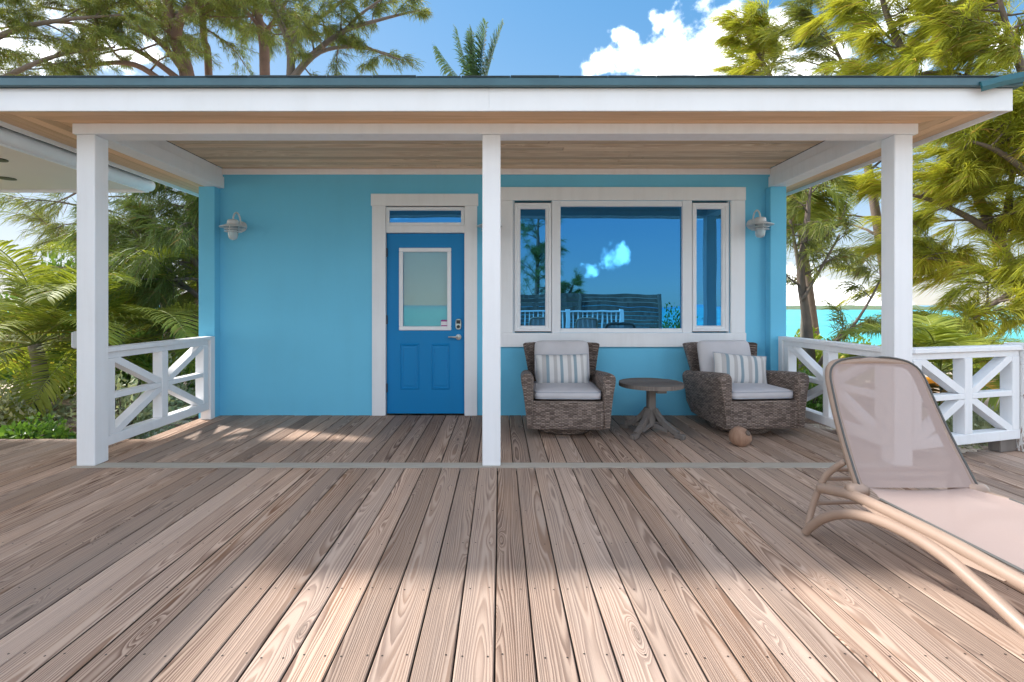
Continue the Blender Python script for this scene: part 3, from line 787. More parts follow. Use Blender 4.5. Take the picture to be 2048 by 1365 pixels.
# ------------------------------------------------------------------ neighbouring porch roof on the left
nbx, nby, nbz0, nbz1 = -3.905, 5.61, H + 1.262, H + 1.40
nb = thing('neighbouring_porch_roof', 'white edged porch roof with beige soffit beside the cottage at far left', 'roof', (-6.2, 2.0, 0))
MB().box(-9.0, nbx - .03, -3.0, nby - .03, nbz0 + .03, nbz0 + .045).build('soffit', 'neighbour_soffit', nb)
MB().tube(catmull([(nbx - .022, -3.05, nbz0 + .075), (nbx - .022, 2, nbz0 + .075), (nbx - .022, nby - .001, nbz0 + .075)], 3), .062, 20).build('gutter', 'fascia_paint', nb, 'auto')
MB().box(nbx - .05, nbx - .03, -3.0, nby, nbz0, nbz1, .003).build('fascia', 'fascia_paint', nb)
MB().box(-9.0, nbx - .051, nby - .02, nby, nbz0, nbz1, .003).build('fascia', 'fascia_paint', nb)
MB().add([(-9.05, -3.1, nbz1 + .012), (-3.768, -3.1, nbz1 + .012), (-3.768, nby + .03, nbz1 + .012), (-9.05, nby + .03, nbz1 + .012), (-6.5, -.4, nbz1 + .7), (-6.5, nby - 2.6, nbz1 + .7)], [(0, 1, 4), (1, 2, 5, 4), (2, 3, 5), (3, 0, 4, 5), (3, 2, 1, 0)]).build('roof', 'shingle', nb)
for u, v in ((-6, 319), (14, 357)):
    Y = (nbz0 + .03 - H) / ((611 - v) / 1000.0)
    MB().lathe([(.075, 0), (.075, .006), (.055, .004)], 20, (PX(u, Y), Y, nbz0 + .0235)).build('recessed_light', 'bronze', nb)
for x, y in ((-6.9, 5.3), (-6.9, -2.7), (-8.7, 5.3)):
    MB().box(x - .07, x + .07, y - .07, y + .07, -.4, nbz0 + .03, .006).build('post', 'white_paint', nb)

# ------------------------------------------------------------------ porch railings
def railing(label, loc, rotz, L, end_post=None):
    """braced panel along local +x"""
    r = thing('porch_railing', label, 'railing', loc, rotz, 'braced white railing panels')
    def p(mb, nm): mb.build(nm, 'white_paint', r, world=False)
    p(MB().box(0, L, -.062, .062, .852, .890, .004), 'top_rail')
    p(MB().box(0.002, L - .002, -.036, .036, .800, .8515, .003), 'sub_rail')
    p(MB().box(0, L, -.045, .045, .110, .190, .004), 'bottom_rail')
    s = .085; z0, z1 = .1905, .7995
    xs = (0.012, L / 2 - s / 2, L - s - .012)
    for x in xs: p(MB().box(x, x + s, -.045, .045, z0, z1, .004), 'stile')
    zm = (z0 + z1) / 2
    bays = ((xs[0] + s, xs[1]), (xs[1] + s, xs[2]))
    for a, b_ in bays: p(MB().box(a + .0005, b_ - .0005, -.043, .043, zm - .022, zm + .022, .003), 'middle_rail')
    for a, b_, sg in ((bays[0][0], bays[0][1], 1), (bays[1][1], bays[1][0], 1)):
        for zz, zc in ((z0, zm - .024), (z1, zm + .024)):
            ax = Vector((a, 0, zz)); bx = Vector((b_, 0, zc))
            d = (bx - ax).normalized(); up = 1 if zz == z1 else -1
            n_ = Vector((-d.z, 0, d.x)); n_ = n_ if n_.z * up > 0 else -n_
            hw_ = .029
            # bar clipped flush to the stile, rail and middle rail
            sx = 1 if b_ > a else -1
            dz = abs(d.z); dxx = abs(d.x)
            tz_, tx_ = hw_ / dxx, hw_ / dz
            pts = [(a, zz - up * tz_), (a, zz), (a + sx * tx_, zz), (b_, zc + up * tz_), (b_, zc), (b_ - sx * tx_, zc)]
            mb_ = MB().add([(x, -.040, z) for x, z in pts] + [(x, .040, z) for x, z in pts], [(0, 1, 2, 3, 4, 5), (11, 10, 9, 8, 7, 6)] + [(i, (i + 1) % 6, (i + 1) % 6 + 6, i + 6) for i in range(6)])
            p(mb_, 'diagonal_brace')
    if end_post:
        MB().box(L + .003, L + .085, -.06, .05, .002, .889, .004).build('end_post', 'white_paint', r, world=False)
    return r
railing('white braced railing with union jack pattern at left end of porch', (-3.152, PF + .142, 0), R(90), 1.40, True)
railing('white braced railing between right post and blue corner, behind wicker chair', (3.068, PF + .142, 0), R(90), 1.40, True)
a0 = Vector((3.142, PF + .10, 0)); ang = math.atan2(.285, 1)
railing('white braced railing angled off the right post behind the sun lounger', (3.160, PF + .085, 0), ang, 1.225)
ne = Vector((3.160 + 1.228 * math.cos(ang), PF + .085 + 1.228 * math.sin(ang), 0))
newel = thing('newel_post', 'short white post with peeling paint at right edge of deck', 'post', ne, ang)
MB().box(0, .15, -.075, .075, .002, .905, .005).build('shaft', 'peeling_paint', newel, world=False)
MB().box(-.20, -.004, -.02, .07, .003, .105, .004).build('base_block', 'table_wood', newel, world=False)

# junction box on the left post
jb = thing('outlet_box', 'small grey weatherproof outlet box on outer side of left post', 'outlet box', (-3.2225, PF + .07, PZ(680, PF + .07)))
MB().box(-.052, -.0005, -.045, .045, -.066, .066, .008).build('housing', 'junction_box', jb, world=False)
MB().box(-.066, -.0525, -.040, .040, -.060, .060, .006).build('cover', 'lamp_white', jb, world=False)

# ------------------------------------------------------------------ wall lamps
def make_lamp(label, x, z):
    r = thing('wall_lamp', label, 'wall lamp', (x, WY - .001, z), 0, 'white nautical wall lamps')
    cy = -.185
    def p(mb, nm, mt='lamp_white'): return mb.build(nm, mt, r, 'auto', world=False)
    p(MB().lathe([(.058, 0), (.058, -.012), (.046, -.026), (.02, -.032)], 24, (0, 0, .035), 'Y'), 'back_plate')
    p(MB().tube(catmull([(0, -.028, .045), (0, -.035, .10), (0, -.06, .15), (0, -.105, .172), (0, -.15, .155), (0, -.178, .115), (0, -.185, .075)], 4), .0095, 10), 'arm')
    p(MB().lathe([(.018, .086), (.045, .082), (.057, .07), (.060, .034), (.075, .028), (.134, .004), (.135, -.002), (.131, -.002), (.07, .018), (.045, .02)], 32, (0, cy, 0)), 'shade')
    for zz, rr in ((-.022, .090), (-.046, .088)):
        p(MB().lathe([(.056, zz + .006), (rr, zz), (rr, zz - .004), (.054, zz - .001)], 28, (0, cy, 0)), 'louvre_ring')
    for k in range(3):
        a = 2 * math.pi * k / 3 + .5
        p(MB().tube([(.066 * math.cos(a), cy + .066 * math.sin(a), .025), (.066 * math.cos(a), cy + .066 * math.sin(a), -.048)], .0035, 6), 'louvre_rod')
    p(MB().lathe([(.049, .015), (.051, -.05), (.050, -.09), (.043, -.115), (.028, -.132), (.006, -.138)], 28, (0, cy, 0)), 'glass_jar', 'lamp_glass')
make_lamp('white nautical wall lamp at left end of blue wall', PX(484, WY), 2.064)
make_lamp('white wall lamp mostly hidden behind the middle porch post', -0.112, 2.075)
make_lamp('white nautical wall lamp right of the large window', PX(1503, WY), 2.088)

# ------------------------------------------------------------------ wicker armchairs
def cushion_mesh(w_, d_, h_, e1=.38, e2=.22, nu=40, nv=18):
    rings = []
    def sp(c, e): return math.copysign(abs(c) ** e, c)
    for j in range(nv + 1):
        ph = -math.pi / 2 + math.pi * j / nv
        ph = max(min(ph, math.pi / 2 - .02), -math.pi / 2 + .02)
        rings.append([(w_ / 2 * sp(math.cos(ph), e1) * sp(math.cos(a), e2), d_ / 2 * sp(math.cos(ph), e1) * sp(math.sin(a), e2),
                       h_ / 2 * sp(math.sin(ph), e1 * 1.6)) for a in [2 * math.pi * (k + .5) / nu for k in range(nu)]])
    return MB().loft(rings)
def rim(w_, d_, e2, z, r, nu=64):
    def sp(c, e): return math.copysign(abs(c) ** e, c)
    pts = [Vector((w_ / 2 * sp(math.cos(a), e2), d_ / 2 * sp(math.sin(a), e2), z)) for a in [2 * math.pi * (k + .5) / nu for k in range(nu)]]
    return MB().tube(pts + [pts[0]], r, 6, cap=False)
def xf(mb, loc, rx=0, ry=0, rz=0):
    m_ = Matrix.Translation(loc) @ Matrix.Rotation(rz, 4, 'Z') @ Matrix.Rotation(rx, 4, 'X') @ Matrix.Rotation(ry, 4, 'Y')
    mb.v = [tuple(m_ @ Vector(p)) for p in mb.v]
    return mb
def arm_mb(s):
    rings = []
    st = [(-.430, .80, .0), (-.424, .93, 0), (-.412, 1, 0), (-.30, 1, -.006), (-.12, 1, -.022), (.08, 1, -.042), (.24, 1, -.058), (.34, 1, -.066)]
    for y, k, dz in st:
        top = .605 + dz
        back = max(0, (y + .1) / .44)
        lo = .375 - .045 * back
        pr = [(.322, .098), (.318, .30), (.315, top - .06)]
        for a in range(0, 181, 20):
            ca, sa = math.cos(R(180 - a)), math.sin(R(180 - a))
            pr.append((.3685 + .0535 * ca + (.008 if ca > 0 else 0) * ca, top - .056 + .056 * sa))
        pr += [(.428, top - .09), (.412, top - .17), (.398, .33), (.385, .22), (lo, .098)]
        cx_, cz_ = .37, .36
        rings.append([((cx_ + (x - cx_) * (k if k < 1 else 1)) * s, y, cz_ + (z - cz_) * (1 - (1 - k) * .25)) for x, z in pr])
    return MB().loft(rings)
def back_mb():
    rings = []
    nst = 12
    for j in range(nst + 3):
        v = min(j / nst, 1.0)
        z = .11 + .70 * v
        hw_ = .325 + .018 * min(v / .6, 1) + .062 * max(0, (v - .5) / .5) ** 1.2
        yc = .315 + .02 * v + .115 * max(0, (v - .28) / .72)
        th = .058; shrink = 0
        if j > nst: shrink = (.010, .026)[j - nst - 1]; z += (.010, .015)[j - nst - 1]
        wing = .11 * min(1, max(0, (v - .3) / .3))
        ring = []
        m_ = 20
        for k in range(m_ + 1):
            q = -1 + 2 * k / m_
            ring.append(((hw_ - shrink) * q, yc - wing * abs(q) ** 5 + shrink, z))
        for k in range(m_ + 1):
            q = 1 - 2 * k / m_
            ring.append(((hw_ - shrink) * q * (1 - .02), yc + th - wing * abs(q) ** 5 * .9 - shrink, z))
        rings.append(ring)
    return MB().loft(rings)
def make_chair(label, loc, rz):
    r = thing('wicker_armchair', label, 'armchair', loc, rz, 'wicker swivel armchairs under the window')
    def p(mb, nm, mt='wicker', sm='auto'): return mb.build(nm, mt, r, sm, world=False)
    p(MB().lathe([(.255, .002), (.268, .012), (.272, .05), (.262, .082), (.05, .083), (.05, .10)], 40), 'swivel_base')
    p(MB().loft([[(x * k, y0 if y < 0 else y1, z) for x, y in ((-1, -1), (1, -1), (1, 1), (-1, 1))] for k, y0, y1, z in
                 ((.318, -.398, .30, .092), (.322, -.408, .33, .12), (.324, -.412, .345, .335), (.318, -.405, .34, .346))]), 'seat_box', sm=False)
    for s in (-1, 1): p(arm_mb(s), 'arm')
    p(back_mb(), 'backrest')
    sc = p(xf(cushion_mesh(.622, .66, .112, .42, .16), (0, -.075, .40)), 'seat_cushion', 'cushion_grey', True)
    xf_ = (0, -.075, .428)
    xf(rim(.612, .65, .16, 0, .0045), xf_).build('piping', 'piping', sc, True, world=False)
    xf(rim(.612, .65, .16, 0, .0045), (0, -.075, .371)).build('piping', 'piping', sc, True, world=False)
    bc = p(xf(cushion_mesh(.565, .44, .15, .5, .2), (0, .258, .640), rx=R(74)), 'back_cushion', 'cushion_grey', True)
    xf(rim(.56, .435, .2, 0, .0045), (0, .258, .640), rx=R(74)).build('piping', 'piping', bc, True, world=False)
    return r
def pillow_mb(w_, h_, t_, n=22):
    def P(i, j, sg):
        u, v = -1 + 2 * i / n, -1 + 2 * j / n
        th = t_ / 2 * max(0, (1 - u ** 4)) ** .55 * max(0, (1 - v ** 4)) ** .55
        pin = 1 - .05 * (1 - abs(u) ** 2) * abs(v) ** 3
        pin2 = 1 - .05 * (1 - abs(v) ** 2) * abs(u) ** 3
        wr = .004 * math.sin(9 * u + 4 * v) * (1 - u * u) * (1 - v * v)
        return (w_ / 2 * u * pin2, sg * th + wr, h_ / 2 * v * pin)
    vs = [P(i, j, -1) for j in range(n + 1) for i in range(n + 1)] + [P(i, j, 1) for j in range(1, n) for i in range(1, n)]
    fi = lambda i, j: j * (n + 1) + i
    bi = lambda i, j: fi(i, j) if i in (0, n) or j in (0, n) else (n + 1) ** 2 + (j - 1) * (n - 1) + i - 1
    fs = [(fi(i, j), fi(i + 1, j), fi(i + 1, j + 1), fi(i, j + 1)) for j in range(n) for i in range(n)]
    fs += [(bi(i, j), bi(i, j + 1), bi(i + 1, j + 1), bi(i + 1, j)) for j in range(n) for i in range(n)]
    edge = [Vector(P(i, 0, 1)) for i in range(n)] + [Vector(P(n, j, 1)) for j in range(n)] + [Vector(P(n - i, n, 1)) for i in range(n)] + [Vector(P(0, n - j, 1)) for j in range(n)]
    return MB().add(vs, fs), MB().tube(edge + [edge[0]], .005, 6, cap=False)
def make_pillow(label, loc, rot):
    r = thing('throw_pillow', label, 'pillow', loc, 0, 'striped pillows on the armchairs')
    r.rotation_euler = rot
    a, b_ = pillow_mb(.53, .325, .15)
    a.build('cover', 'striped_fabric', r, True, world=False)
    b_.build('piping', 'piping', r, True, world=False)
CH = [(.637, 4.965, R(-2)), (2.385, 4.985, R(5))]
make_chair('grey brown wicker armchair with grey cushions beside the middle porch post', (CH[0][0], CH[0][1], 0), CH[0][2])
make_chair('grey brown wicker armchair with grey cushions nearest the right railing', (CH[1][0], CH[1][1], 0), CH[1][2])
make_pillow('blue striped pillow on wicker armchair beside the middle post', (CH[0][0] - .012, CH[0][1] + .075, .572), (R(-17), R(-1), R(-2)))
make_pillow('blue striped tilted pillow on wicker armchair near right railing', (CH[1][0] + .03, CH[1][1] + .045, .572), (R(-17), R(5), R(-3)))

# ------------------------------------------------------------------ round side table
tx, ty = PX(1302, 4.78), 4.78
tb_ = thing('side_table', 'round weathered wooden pedestal table between the wicker armchairs', 'side table', (tx, ty, 0), R(6))
TR, TZ = .300, .490
for k in range(5):
    a, b_ = -TR + k * TR * .4 + .0015, -TR + (k + 1) * TR * .4 - .0015
    pts = []
    for q in range(13):
        yy = lerp(a, b_, q / 12); pts.append((math.sqrt(max(TR * TR - yy * yy, 0)), yy))
    poly = pts + [(-x, y) for x, y in pts[::-1]]
    MB().prism(poly, TZ - .036 - .0006 * (k % 2), TZ - .0008 * (k % 3)).build('plank', 'table_wood', tb_, world=False)
MB().box(-.045, .045, -.25, .25, TZ - .066, TZ - .0375, .003).build('cleat', 'table_wood', tb_, world=False)
MB().box(-.036, .036, -.036, .036, .07, TZ - .067, .008).build('pedestal', 'table_wood', tb_, world=False)
for k in range(4):
    a = R(38 + 90 * k)
    d = Vector((math.cos(a), math.sin(a), 0))
    lg = MB()
    pts = catmull([d * .037 + Vector((0, 0, .235)), d * .10 + Vector((0, 0, .155)), d * .19 + Vector((0, 0, .085)), d * .275 + Vector((0, 0, .045))], 3)
    for i in range(len(pts) - 1):
        lg.bar(pts[i] - (pts[i + 1] - pts[i]) * .06, pts[i + 1], .046, .050, ch=.004)
    lg.bar(d * .245 + Vector((0, 0, .0275)), d * .335 + Vector((0, 0, .0225)), .052, .045, ch=.006)
    lg.build('leg', 'table_wood', tb_, world=False)
    MB().bar(d * .037 + Vector((0, 0, .088)), d * .175 + Vector((0, 0, .058)), .038, .04, ch=.004).build('leg_brace', 'table_wood', tb_, world=False)

# ------------------------------------------------------------------ coconut on the deck
m, t, out = newmat('coconut_husk')
P = nd(t, 'ShaderNodeTexCoord').outputs['Object']
sp = nd(t, 'ShaderNodeSeparateXYZ', Vector=P)
fib = noise(t, comb(t, mth(t, 'MULTIPLY', sp.outputs[0], 60.0), mth(t, 'MULTIPLY', sp.outputs[1], 60.0), mth(t, 'MULTIPLY', sp.outputs[2], 9.0)), 1.0, 4.0, 0.6)
b = pbsdf(t, out, Base_Color=mixc(t, mth(t, 'ADD', mth(t, 'MULTIPLY', fib, .6), mth(t, 'MULTIPLY', noise(t, P, 14.0, 3.0), .4)), (0.15, 0.075, 0.045, 1), (0.50, 0.31, 0.21, 1)), Roughness=0.85)
t.links.new(bump(t, fib, 0.7, 0.006), b.inputs['Normal'])
cl_ = at(1481, 877, 4.36)
co = thing('coconut', 'brown dry coconut lying on the deck under the right armchair', 'coconut', (cl_.x, 4.36, 0), R(20))
hk = MB(); prof = [(.006, -.085), (.036, -.080), (.062, -.062), (.079, -.030), (.084, .005), (.078, .040), (.060, .070), (.034, .086), (.012, .090)]
hk.lathe(prof, 28)
hk.v = [(x * 1.06 + .004 * math.sin(40 * z + 3 * x * 20), y, z) for x, y, z in hk.v]
hk.v = [(x * (1 + .05 * math.cos(3 * math.atan2(y, x))), y * (1 + .05 * math.cos(3 * math.atan2(y, x))), z) for x, y, z in hk.v]
hk.v = [tuple(Matrix.Rotation(R(-58), 3, 'X') @ Vector(p) + Vector((0, 0, .079))) for p in hk.v]
hk.build('husk', 'coconut_husk', co, True, world=False)
xf(MB().lathe([(.020, 0), (.024, .006), (.016, .012), (.005, .007)], 12), (.005, -.072, .125), rx=R(58)).build('stem_scar', 'bark', co, True, world=False)

# ------------------------------------------------------------------ sun lounger
LX, LY = 2.038, 1.75
def lounger(label, loc):
    r = thing('sun_lounger', label, 'sun lounger', loc, 0, 'tan resin sun loungers')
    def V(x, Y, z): return Vector((x, Y - LY, z))
    def p(mb, nm, mt='resin_tan', sm=True): return mb.build(nm, mt, r, sm, world=False)
    for s in (-1, 1):
        p(MB().tube(catmull([V(s * .35, 2.635, .262), V(s * .335, 2.55, .280), V(s * .318, 2.40, .302), V(s * .312, 1.95, .316), V(s * .312, 1.6, .306), V(s * .312, 1.1, .300), V(s * .31, .58, .292)], 5), .0265, 14), 'side_rail')
        p(MB().tube(catmull([V(s * .412, 2.662, .014), V(s * .402, 2.63, .06), V(s * .385, 2.55, .14), V(s * .362, 2.43, .212), V(s * .352, 2.25, .262), V(s * .350, 2.06, .280), V(s * .352, 1.90, .272), V(s * .362, 1.75, .243), V(s * .374, 1.60, .206), V(s * .395, 1.25, .10), V(s * .412, 1.02, .014)], 5), resample([.020, .022, .024, .0245, .0245, .0245, .0245, .025, .025, .024, .021], 51), 12), 'leg')
        # web where leg and rail are moulded together
        p(MB().loft([[V(s * .345, Y, zl), V(s * .325, Y, zl), V(s * .318, Y, zh), V(s * .335, Y, zh)] for Y, zl, zh in ((2.34, .288, .292), (2.15, .275, .300), (2.0, .280, .305), (1.86, .277, .300), (1.68, .298, .301))]), 'moulded_web', sm=False)
        # rear prop arm
        p(MB().tube(catmull([V(s * .408, 2.655, .020), V(s * .378, 2.665, .13), V(s * .350, 2.645, .255), V(s * .322, 2.615, .345), V(s * .285, 2.545, .430)], 5), .0165, 10), 'prop_arm')
        p(MB().lathe([(.004, -.047), (.030, -.042), (.037, -.022), (.037, .022), (.030, .042), (.004, .047)], 20, tuple(V(s * .292, 2.446, .318)), 'X'), 'hinge_knuckle')
    for Y, z, bow, hw_ in ((2.628, .315, .05, .335), (2.60, .372, .05, .31), (2.655, .175, .06, .365)):
        p(MB().tube(catmull([V(-hw_, Y, z), V(-hw_ * .5, Y + bow * .7, z - .012), V(0, Y + bow, z - .016), V(hw_ * .5, Y + bow * .7, z - .012), V(hw_, Y, z)], 4), .0125, 8), 'cross_rung')
    # backrest frame: a hoop from hinge to hinge
    b0 = Vector((0, 2.446 - LY, .318)); up = Vector((0, .515, .98)).normalized(); L = .672
    nrm = Vector((0, -up.z, up.y))
    def B(x, h, o=0.0): return b0 + up * h + Vector((x, 0, 0)) + nrm * (o + .018 * math.sin(math.pi * min(h / L, 1)) * -1)
    hoop = [B(-.272, 0), B(-.268, .15), B(-.258, .35), B(-.247, .52), B(-.238, .595), B(-.215, .645), B(-.16, .667), B(0, .678), B(.16, .667), B(.215, .645), B(.238, .595), B(.247, .52), B(.258, .35), B(.268, .15), B(.272, 0)]
    hp = catmull(hoop, 6)
    bk = p(MB().tube(hp, .0235, 12), 'back_frame')
    # sling on the backrest, wrapped to the face of the hoop
    rows = []
    for i in range(27):
        h = .012 + (.6905 - .012) * (1 - (1 - i / 26) ** 1.7)
        base_w = .288 - .034 * (min(h, .595) / .595) ** 1.2
        hw_ = base_w * (1 - max(0, (h - .545) / .1465) ** 2.8) ** (1 / 2.8)
        rows.append([B(hw_ * q, h, .0235 - .010 * (1 - q * q)) for q in [-1 + 2 * k / 12 for k in range(13)]])
    # nrm points to the sitter side when negative offset is used
    p(MB().loft(rows, cap=False, closed=False), 'back_sling', 'sling')
    edge = [r_[0] for r_ in rows] + rows[-1][1:-1] + [r_[-1] for r_ in rows[::-1]]
    MB().tube([e + nrm * .001 for e in edge], .0055, 6).build('welt', 'welt_dark', bk, True, world=False)
    # seat sling
    rows = []
    for i in range(24):
        Y = 2.45 - (2.45 - .60) * i / 23
        zz = .337 + .004 * math.sin(i / 23 * math.pi) if i else .335
        hwid = .232 if i == 0 else (.262 if i == 1 else .296)
        rows.append([V(hwid * q, Y, zz - .016 * (1 - q * q) ** .8) for q in [-1 + 2 * k / 12 for k in range(13)]])
    st_ = p(MB().loft(rows, cap=False, closed=False), 'seat_sling', 'sling')
    for k in (0, -1):
        MB().tube([r_[k] + Vector((0, 0, -.001)) for r_ in rows[2:]], .0052, 6).build('welt', 'welt_dark', st_, True, world=False)
    p(MB().tube(catmull([V(-.31, .58, .292), V(-.2, .55, .285), V(.2, .55, .285), V(.31, .58, .292)], 4), .0265, 12), 'front_rail')
    return r
lg0 = lounger('tan resin sun lounger with raised mesh backrest on the open deck', (LX, LY, 0))
for x, y, lab in ((2.05, -1.55, 'tan sun lounger behind the viewer, mirrored mid window'), (0.95, -1.6, 'tan sun lounger behind the viewer, mirrored at left of window')):
    c_ = copy_tree(lg0); c_.location = (x, y, 0); c_['label'] = lab

# ------------------------------------------------------------------ behind the camera: what the window mirrors
def gz(x, y): return ground_z(x, y)
wf = thing('slat_fence', 'brown horizontal slat fence mirrored in the large window', 'fence', (2.4, -3.9, 0))
m_ = MB().box(-1.18, 1.18, -.012, .012, -.058, .058, .003).mesh('slat', 'fence_wood')
for j in range(12):
    for k in range(2):
        inst('slat', m_, wf, (-1.2 + 2.4 * k, rb.uniform(-.004, .004), .12 + j * .124))
for k in range(3):
    MB().box(-2.44 + 2.4 * k, -2.36 + 2.4 * k, .014, .10, -.3, 1.56, .004).build('fence_post', 'fence_wood', wf, world=False)
dr = thing('deck_railing', 'white baluster railing mirrored low in the large window', 'railing', (1.9, -2.75, 0))
MB().box(-1.5, 1.5, -.05, .05, 1.03, 1.07, .004).build('top_rail', 'white_paint', dr, world=False)
MB().box(-1.5, 1.5, -.03, .03, .12, .18, .004).build('bottom_rail', 'white_paint', dr, world=False)
for k in range(3): MB().box(-1.55 + 1.5 * k, -1.45 + 1.5 * k, -.052, .052, 0, 1.11, .004).build('post', 'white_paint', dr, world=False)
bm_ = MB().box(-.018, .018, -.018, .018, .18, 1.03).mesh('baluster', 'white_paint')
for k in range(22):
    if k % 11 != 0: inst('baluster', bm_, dr, (-1.5 + 3 * k / 22, 0, 0))

# ------------------------------------------------------------------ kayak on the sand
kp = at(1985, 752, 9.4)
ky = thing('kayak', 'orange yellow kayak on the sand behind right railing', 'kayak', (kp.x, kp.y, gz(kp.x, kp.y)), R(8))
rings = []
for i in range(17):
    s = -1 + 2 * i / 16; wd = .34 * (1 - abs(s) ** 2.4) + .015; rise_ = .12 * abs(s) ** 3
    rings.append([(1.5 * s, wd * math.cos(a), .16 + rise_ + (.13 if math.sin(a) > 0 else .15) * math.sin(a) * (1 - abs(s) ** 3 * .7)) for a in [2 * math.pi * k / 18 for k in range(18)]])
MB().loft(rings).build('hull', 'kayak_orange', ky, True, world=False)
MB().tube([(.42 * math.cos(a), .21 * math.sin(a), .292) for a in [2 * math.pi * k / 24 for k in range(25)]], .018, 8).build('cockpit_rim', 'bronze', ky, True, world=False)

# ------------------------------------------------------------------ vegetation
def fast_mesh(name, verts, faces_quads, faces_tris, mat):
    me = bpy.data.meshes.new(name)
    me.vertices.add(len(verts)); me.vertices.foreach_set('co', verts.astype(np.float32).ravel())
    nq, nt = len(faces_quads), len(faces_tris)
    loops = np.concatenate([faces_quads.ravel(), faces_tris.ravel()]) if nt else faces_quads.ravel()
    me.loops.add(len(loops)); me.loops.foreach_set('vertex_index', loops.astype(np.int32))
    me.polygons.add(nq + nt)
    start = np.concatenate([np.arange(nq) * 4, nq * 4 + np.arange(nt) * 3])
    me.polygons.foreach_set('loop_start', start.astype(np.int32))
    me.update(calc_edges=True); me.validate()
    me.materials.append(M[mat])
    return me
def unit(a): return a / np.maximum(np.linalg.norm(a, axis=1, keepdims=True), 1e-9)

def strands(rng, pos, dirs, k, length, width, wind, spread, droop):
    """k hanging needle branchlets from every tuft point"""
    n = len(pos) * k
    P = np.repeat(pos, k, 0); D = np.repeat(unit(dirs), k, 0)
    D = unit(D * 0.75 + rng.normal(0, spread, (n, 3)) + wind * 0.55 + np.array([0, 0, -droop]) * 0.5)
    Ln = length * rng.uniform(.55, 1.25, (n, 1))
    side = unit(np.cross(D, rng.normal(0, 1, (n, 3)))) * (width * rng.uniform(.6, 1.2, (n, 1)) / 2)
    P = P + rng.normal(0, .03, (n, 3))
    mid = P + D * Ln * .5 + wind * Ln * .04
    tip = P + D * Ln + wind * Ln * .28 + np.array([0, 0, -droop]) * Ln * .45
    V = np.stack([P - side * .7, P + side * .7, mid + side, mid - side, tip], 1).reshape(-1, 3)
    b = np.arange(n)[:, None] * 5
    return V, b + np.array([[0, 1, 2, 3]]), b + np.array([[3, 2, 4]])

def casuarina(name, label, trunk, limbs=(), n_limbs=22, limb_len=2.2, t0=.25, wind=(-.5, 0, -.1), k=9, slen=.30, width=.010,
              seed=1, mat='needle_olive', bark='bark', n_sec=9, elev=(5, 50), spread=.42, droop=.35, tufts=6, az=None, sec_len=.42, group='feathery casuarina trees'):
    """trunk and limbs: lists of (x, y, z, r)"""
    rng = np.random.default_rng(seed); rr = random.Random(seed)
    base = Vector(trunk[0][:3])
    root = thing(name, label, 'tree', base, 0, group)
    wood = MB(); tp = []; td = []
    wd = Vector(wind)
    paths = []
    def addpath(pts, n_=5):
        P = catmull([p[:3] for p in pts], n_); rad = resample([p[3] for p in pts], len(P))
        paths.append((P, rad)); wood.tube(P, rad, 8 if rad[0] > .06 else 6)
        return P, rad
    main = [addpath(trunk)] + [addpath(l) for l in limbs]
    prim = []
    tot = [sum((a[i + 1] - a[i]).length for i in range(len(a) - 1)) for a, _ in main]
    for mi, (P, rad) in enumerate(main):
        cnt = max(2, int(n_limbs * tot[mi] / sum(tot)))
        for j in range(cnt):
            lo = t0 if mi == 0 else .15
            tt = lo + (1 - lo) * (j + rr.random()) / cnt
            f = tt * (len(P) - 1); i = min(int(f), len(P) - 2)
            p0 = P[i].lerp(P[i + 1], f - i)
            a = rr.uniform(0, 2 * math.pi) if az is None else R(rr.uniform(*az))
            e = R(rr.uniform(*elev))
            L = limb_len * (1.05 - .6 * tt) * rr.uniform(.6, 1.15) * (1 if mi == 0 else .75)
            d = Vector((math.cos(a) * math.cos(e), math.sin(a) * math.cos(e), math.sin(e)))
            pts = [p0]; 
            for s in range(6):
                d = (d + Vector((rr.gauss(0, .13), rr.gauss(0, .13), rr.gauss(0, .10) - .02)) + wd * .07).normalized()
                pts.append(pts[-1] + d * L / 6)
            r0 = min(rad[i] * .55, .012 + L * .011)
            wood.tube(pts, [r0 * (1 - .85 * q / 6) for q in range(7)], 5)
            prim.append((pts, L))
    for pts, L in prim:
        for j in range(n_sec):
            f = (.18 + .82 * (j + rr.random()) / n_sec) * 6; i = min(int(f), 5)
            p0 = pts[i].lerp(pts[i + 1], f - i); d = (pts[i + 1] - pts[i]).normalized()
            d = (d + Vector((rr.gauss(0, .55), rr.gauss(0, .55), rr.gauss(0, .4)))).normalized()
            l2 = L * sec_len * rr.uniform(.45, 1.1)
            q = [p0]
            for s in range(3):
                d = (d + wd * .16 + Vector((rr.gauss(0, .1), rr.gauss(0, .1), -.08))).normalized()
                q.append(q[-1] + d * l2 / 3)
            wood.tube(q, [.006, .005, .004, .002], 3, cap=False)
            for s in range(tufts):
                f = (.15 + .85 * (s + rr.random()) / tufts) * 3; i = min(int(f), 2)
                tp.append(q[i].lerp(q[i + 1], f - i)); td.append(q[i + 1] - q[i])
        for s in range(tufts):
            f = (.5 + .5 * rr.random()) * 6; i = min(int(f), 5)
            tp.append(pts[i].lerp(pts[i + 1], f - i)); td.append(pts[i + 1] - pts[i])
    wood.build('trunk', bark, root, True)
    V, q, t3 = strands(rng, np.array([tuple(x) for x in tp]), np.array([tuple(x) for x in td]), k, slen, width, np.array(wind), spread, droop)
    V = V - np.array(tuple(base))
    o = bpy.data.objects.new('crown', fast_mesh('crown', V, q, t3, mat)); C.objects.link(o); o.parent = root
    return root
def tk(Y, *pts):
    return [(PX(u, Y), Y, PZ(v, Y), r) for u, v, r in pts]
def grounded(pts):
    x, y, z, r = pts[0]
    return [(x, y, gz(x, y) - .05, r)] + list(pts[1:])

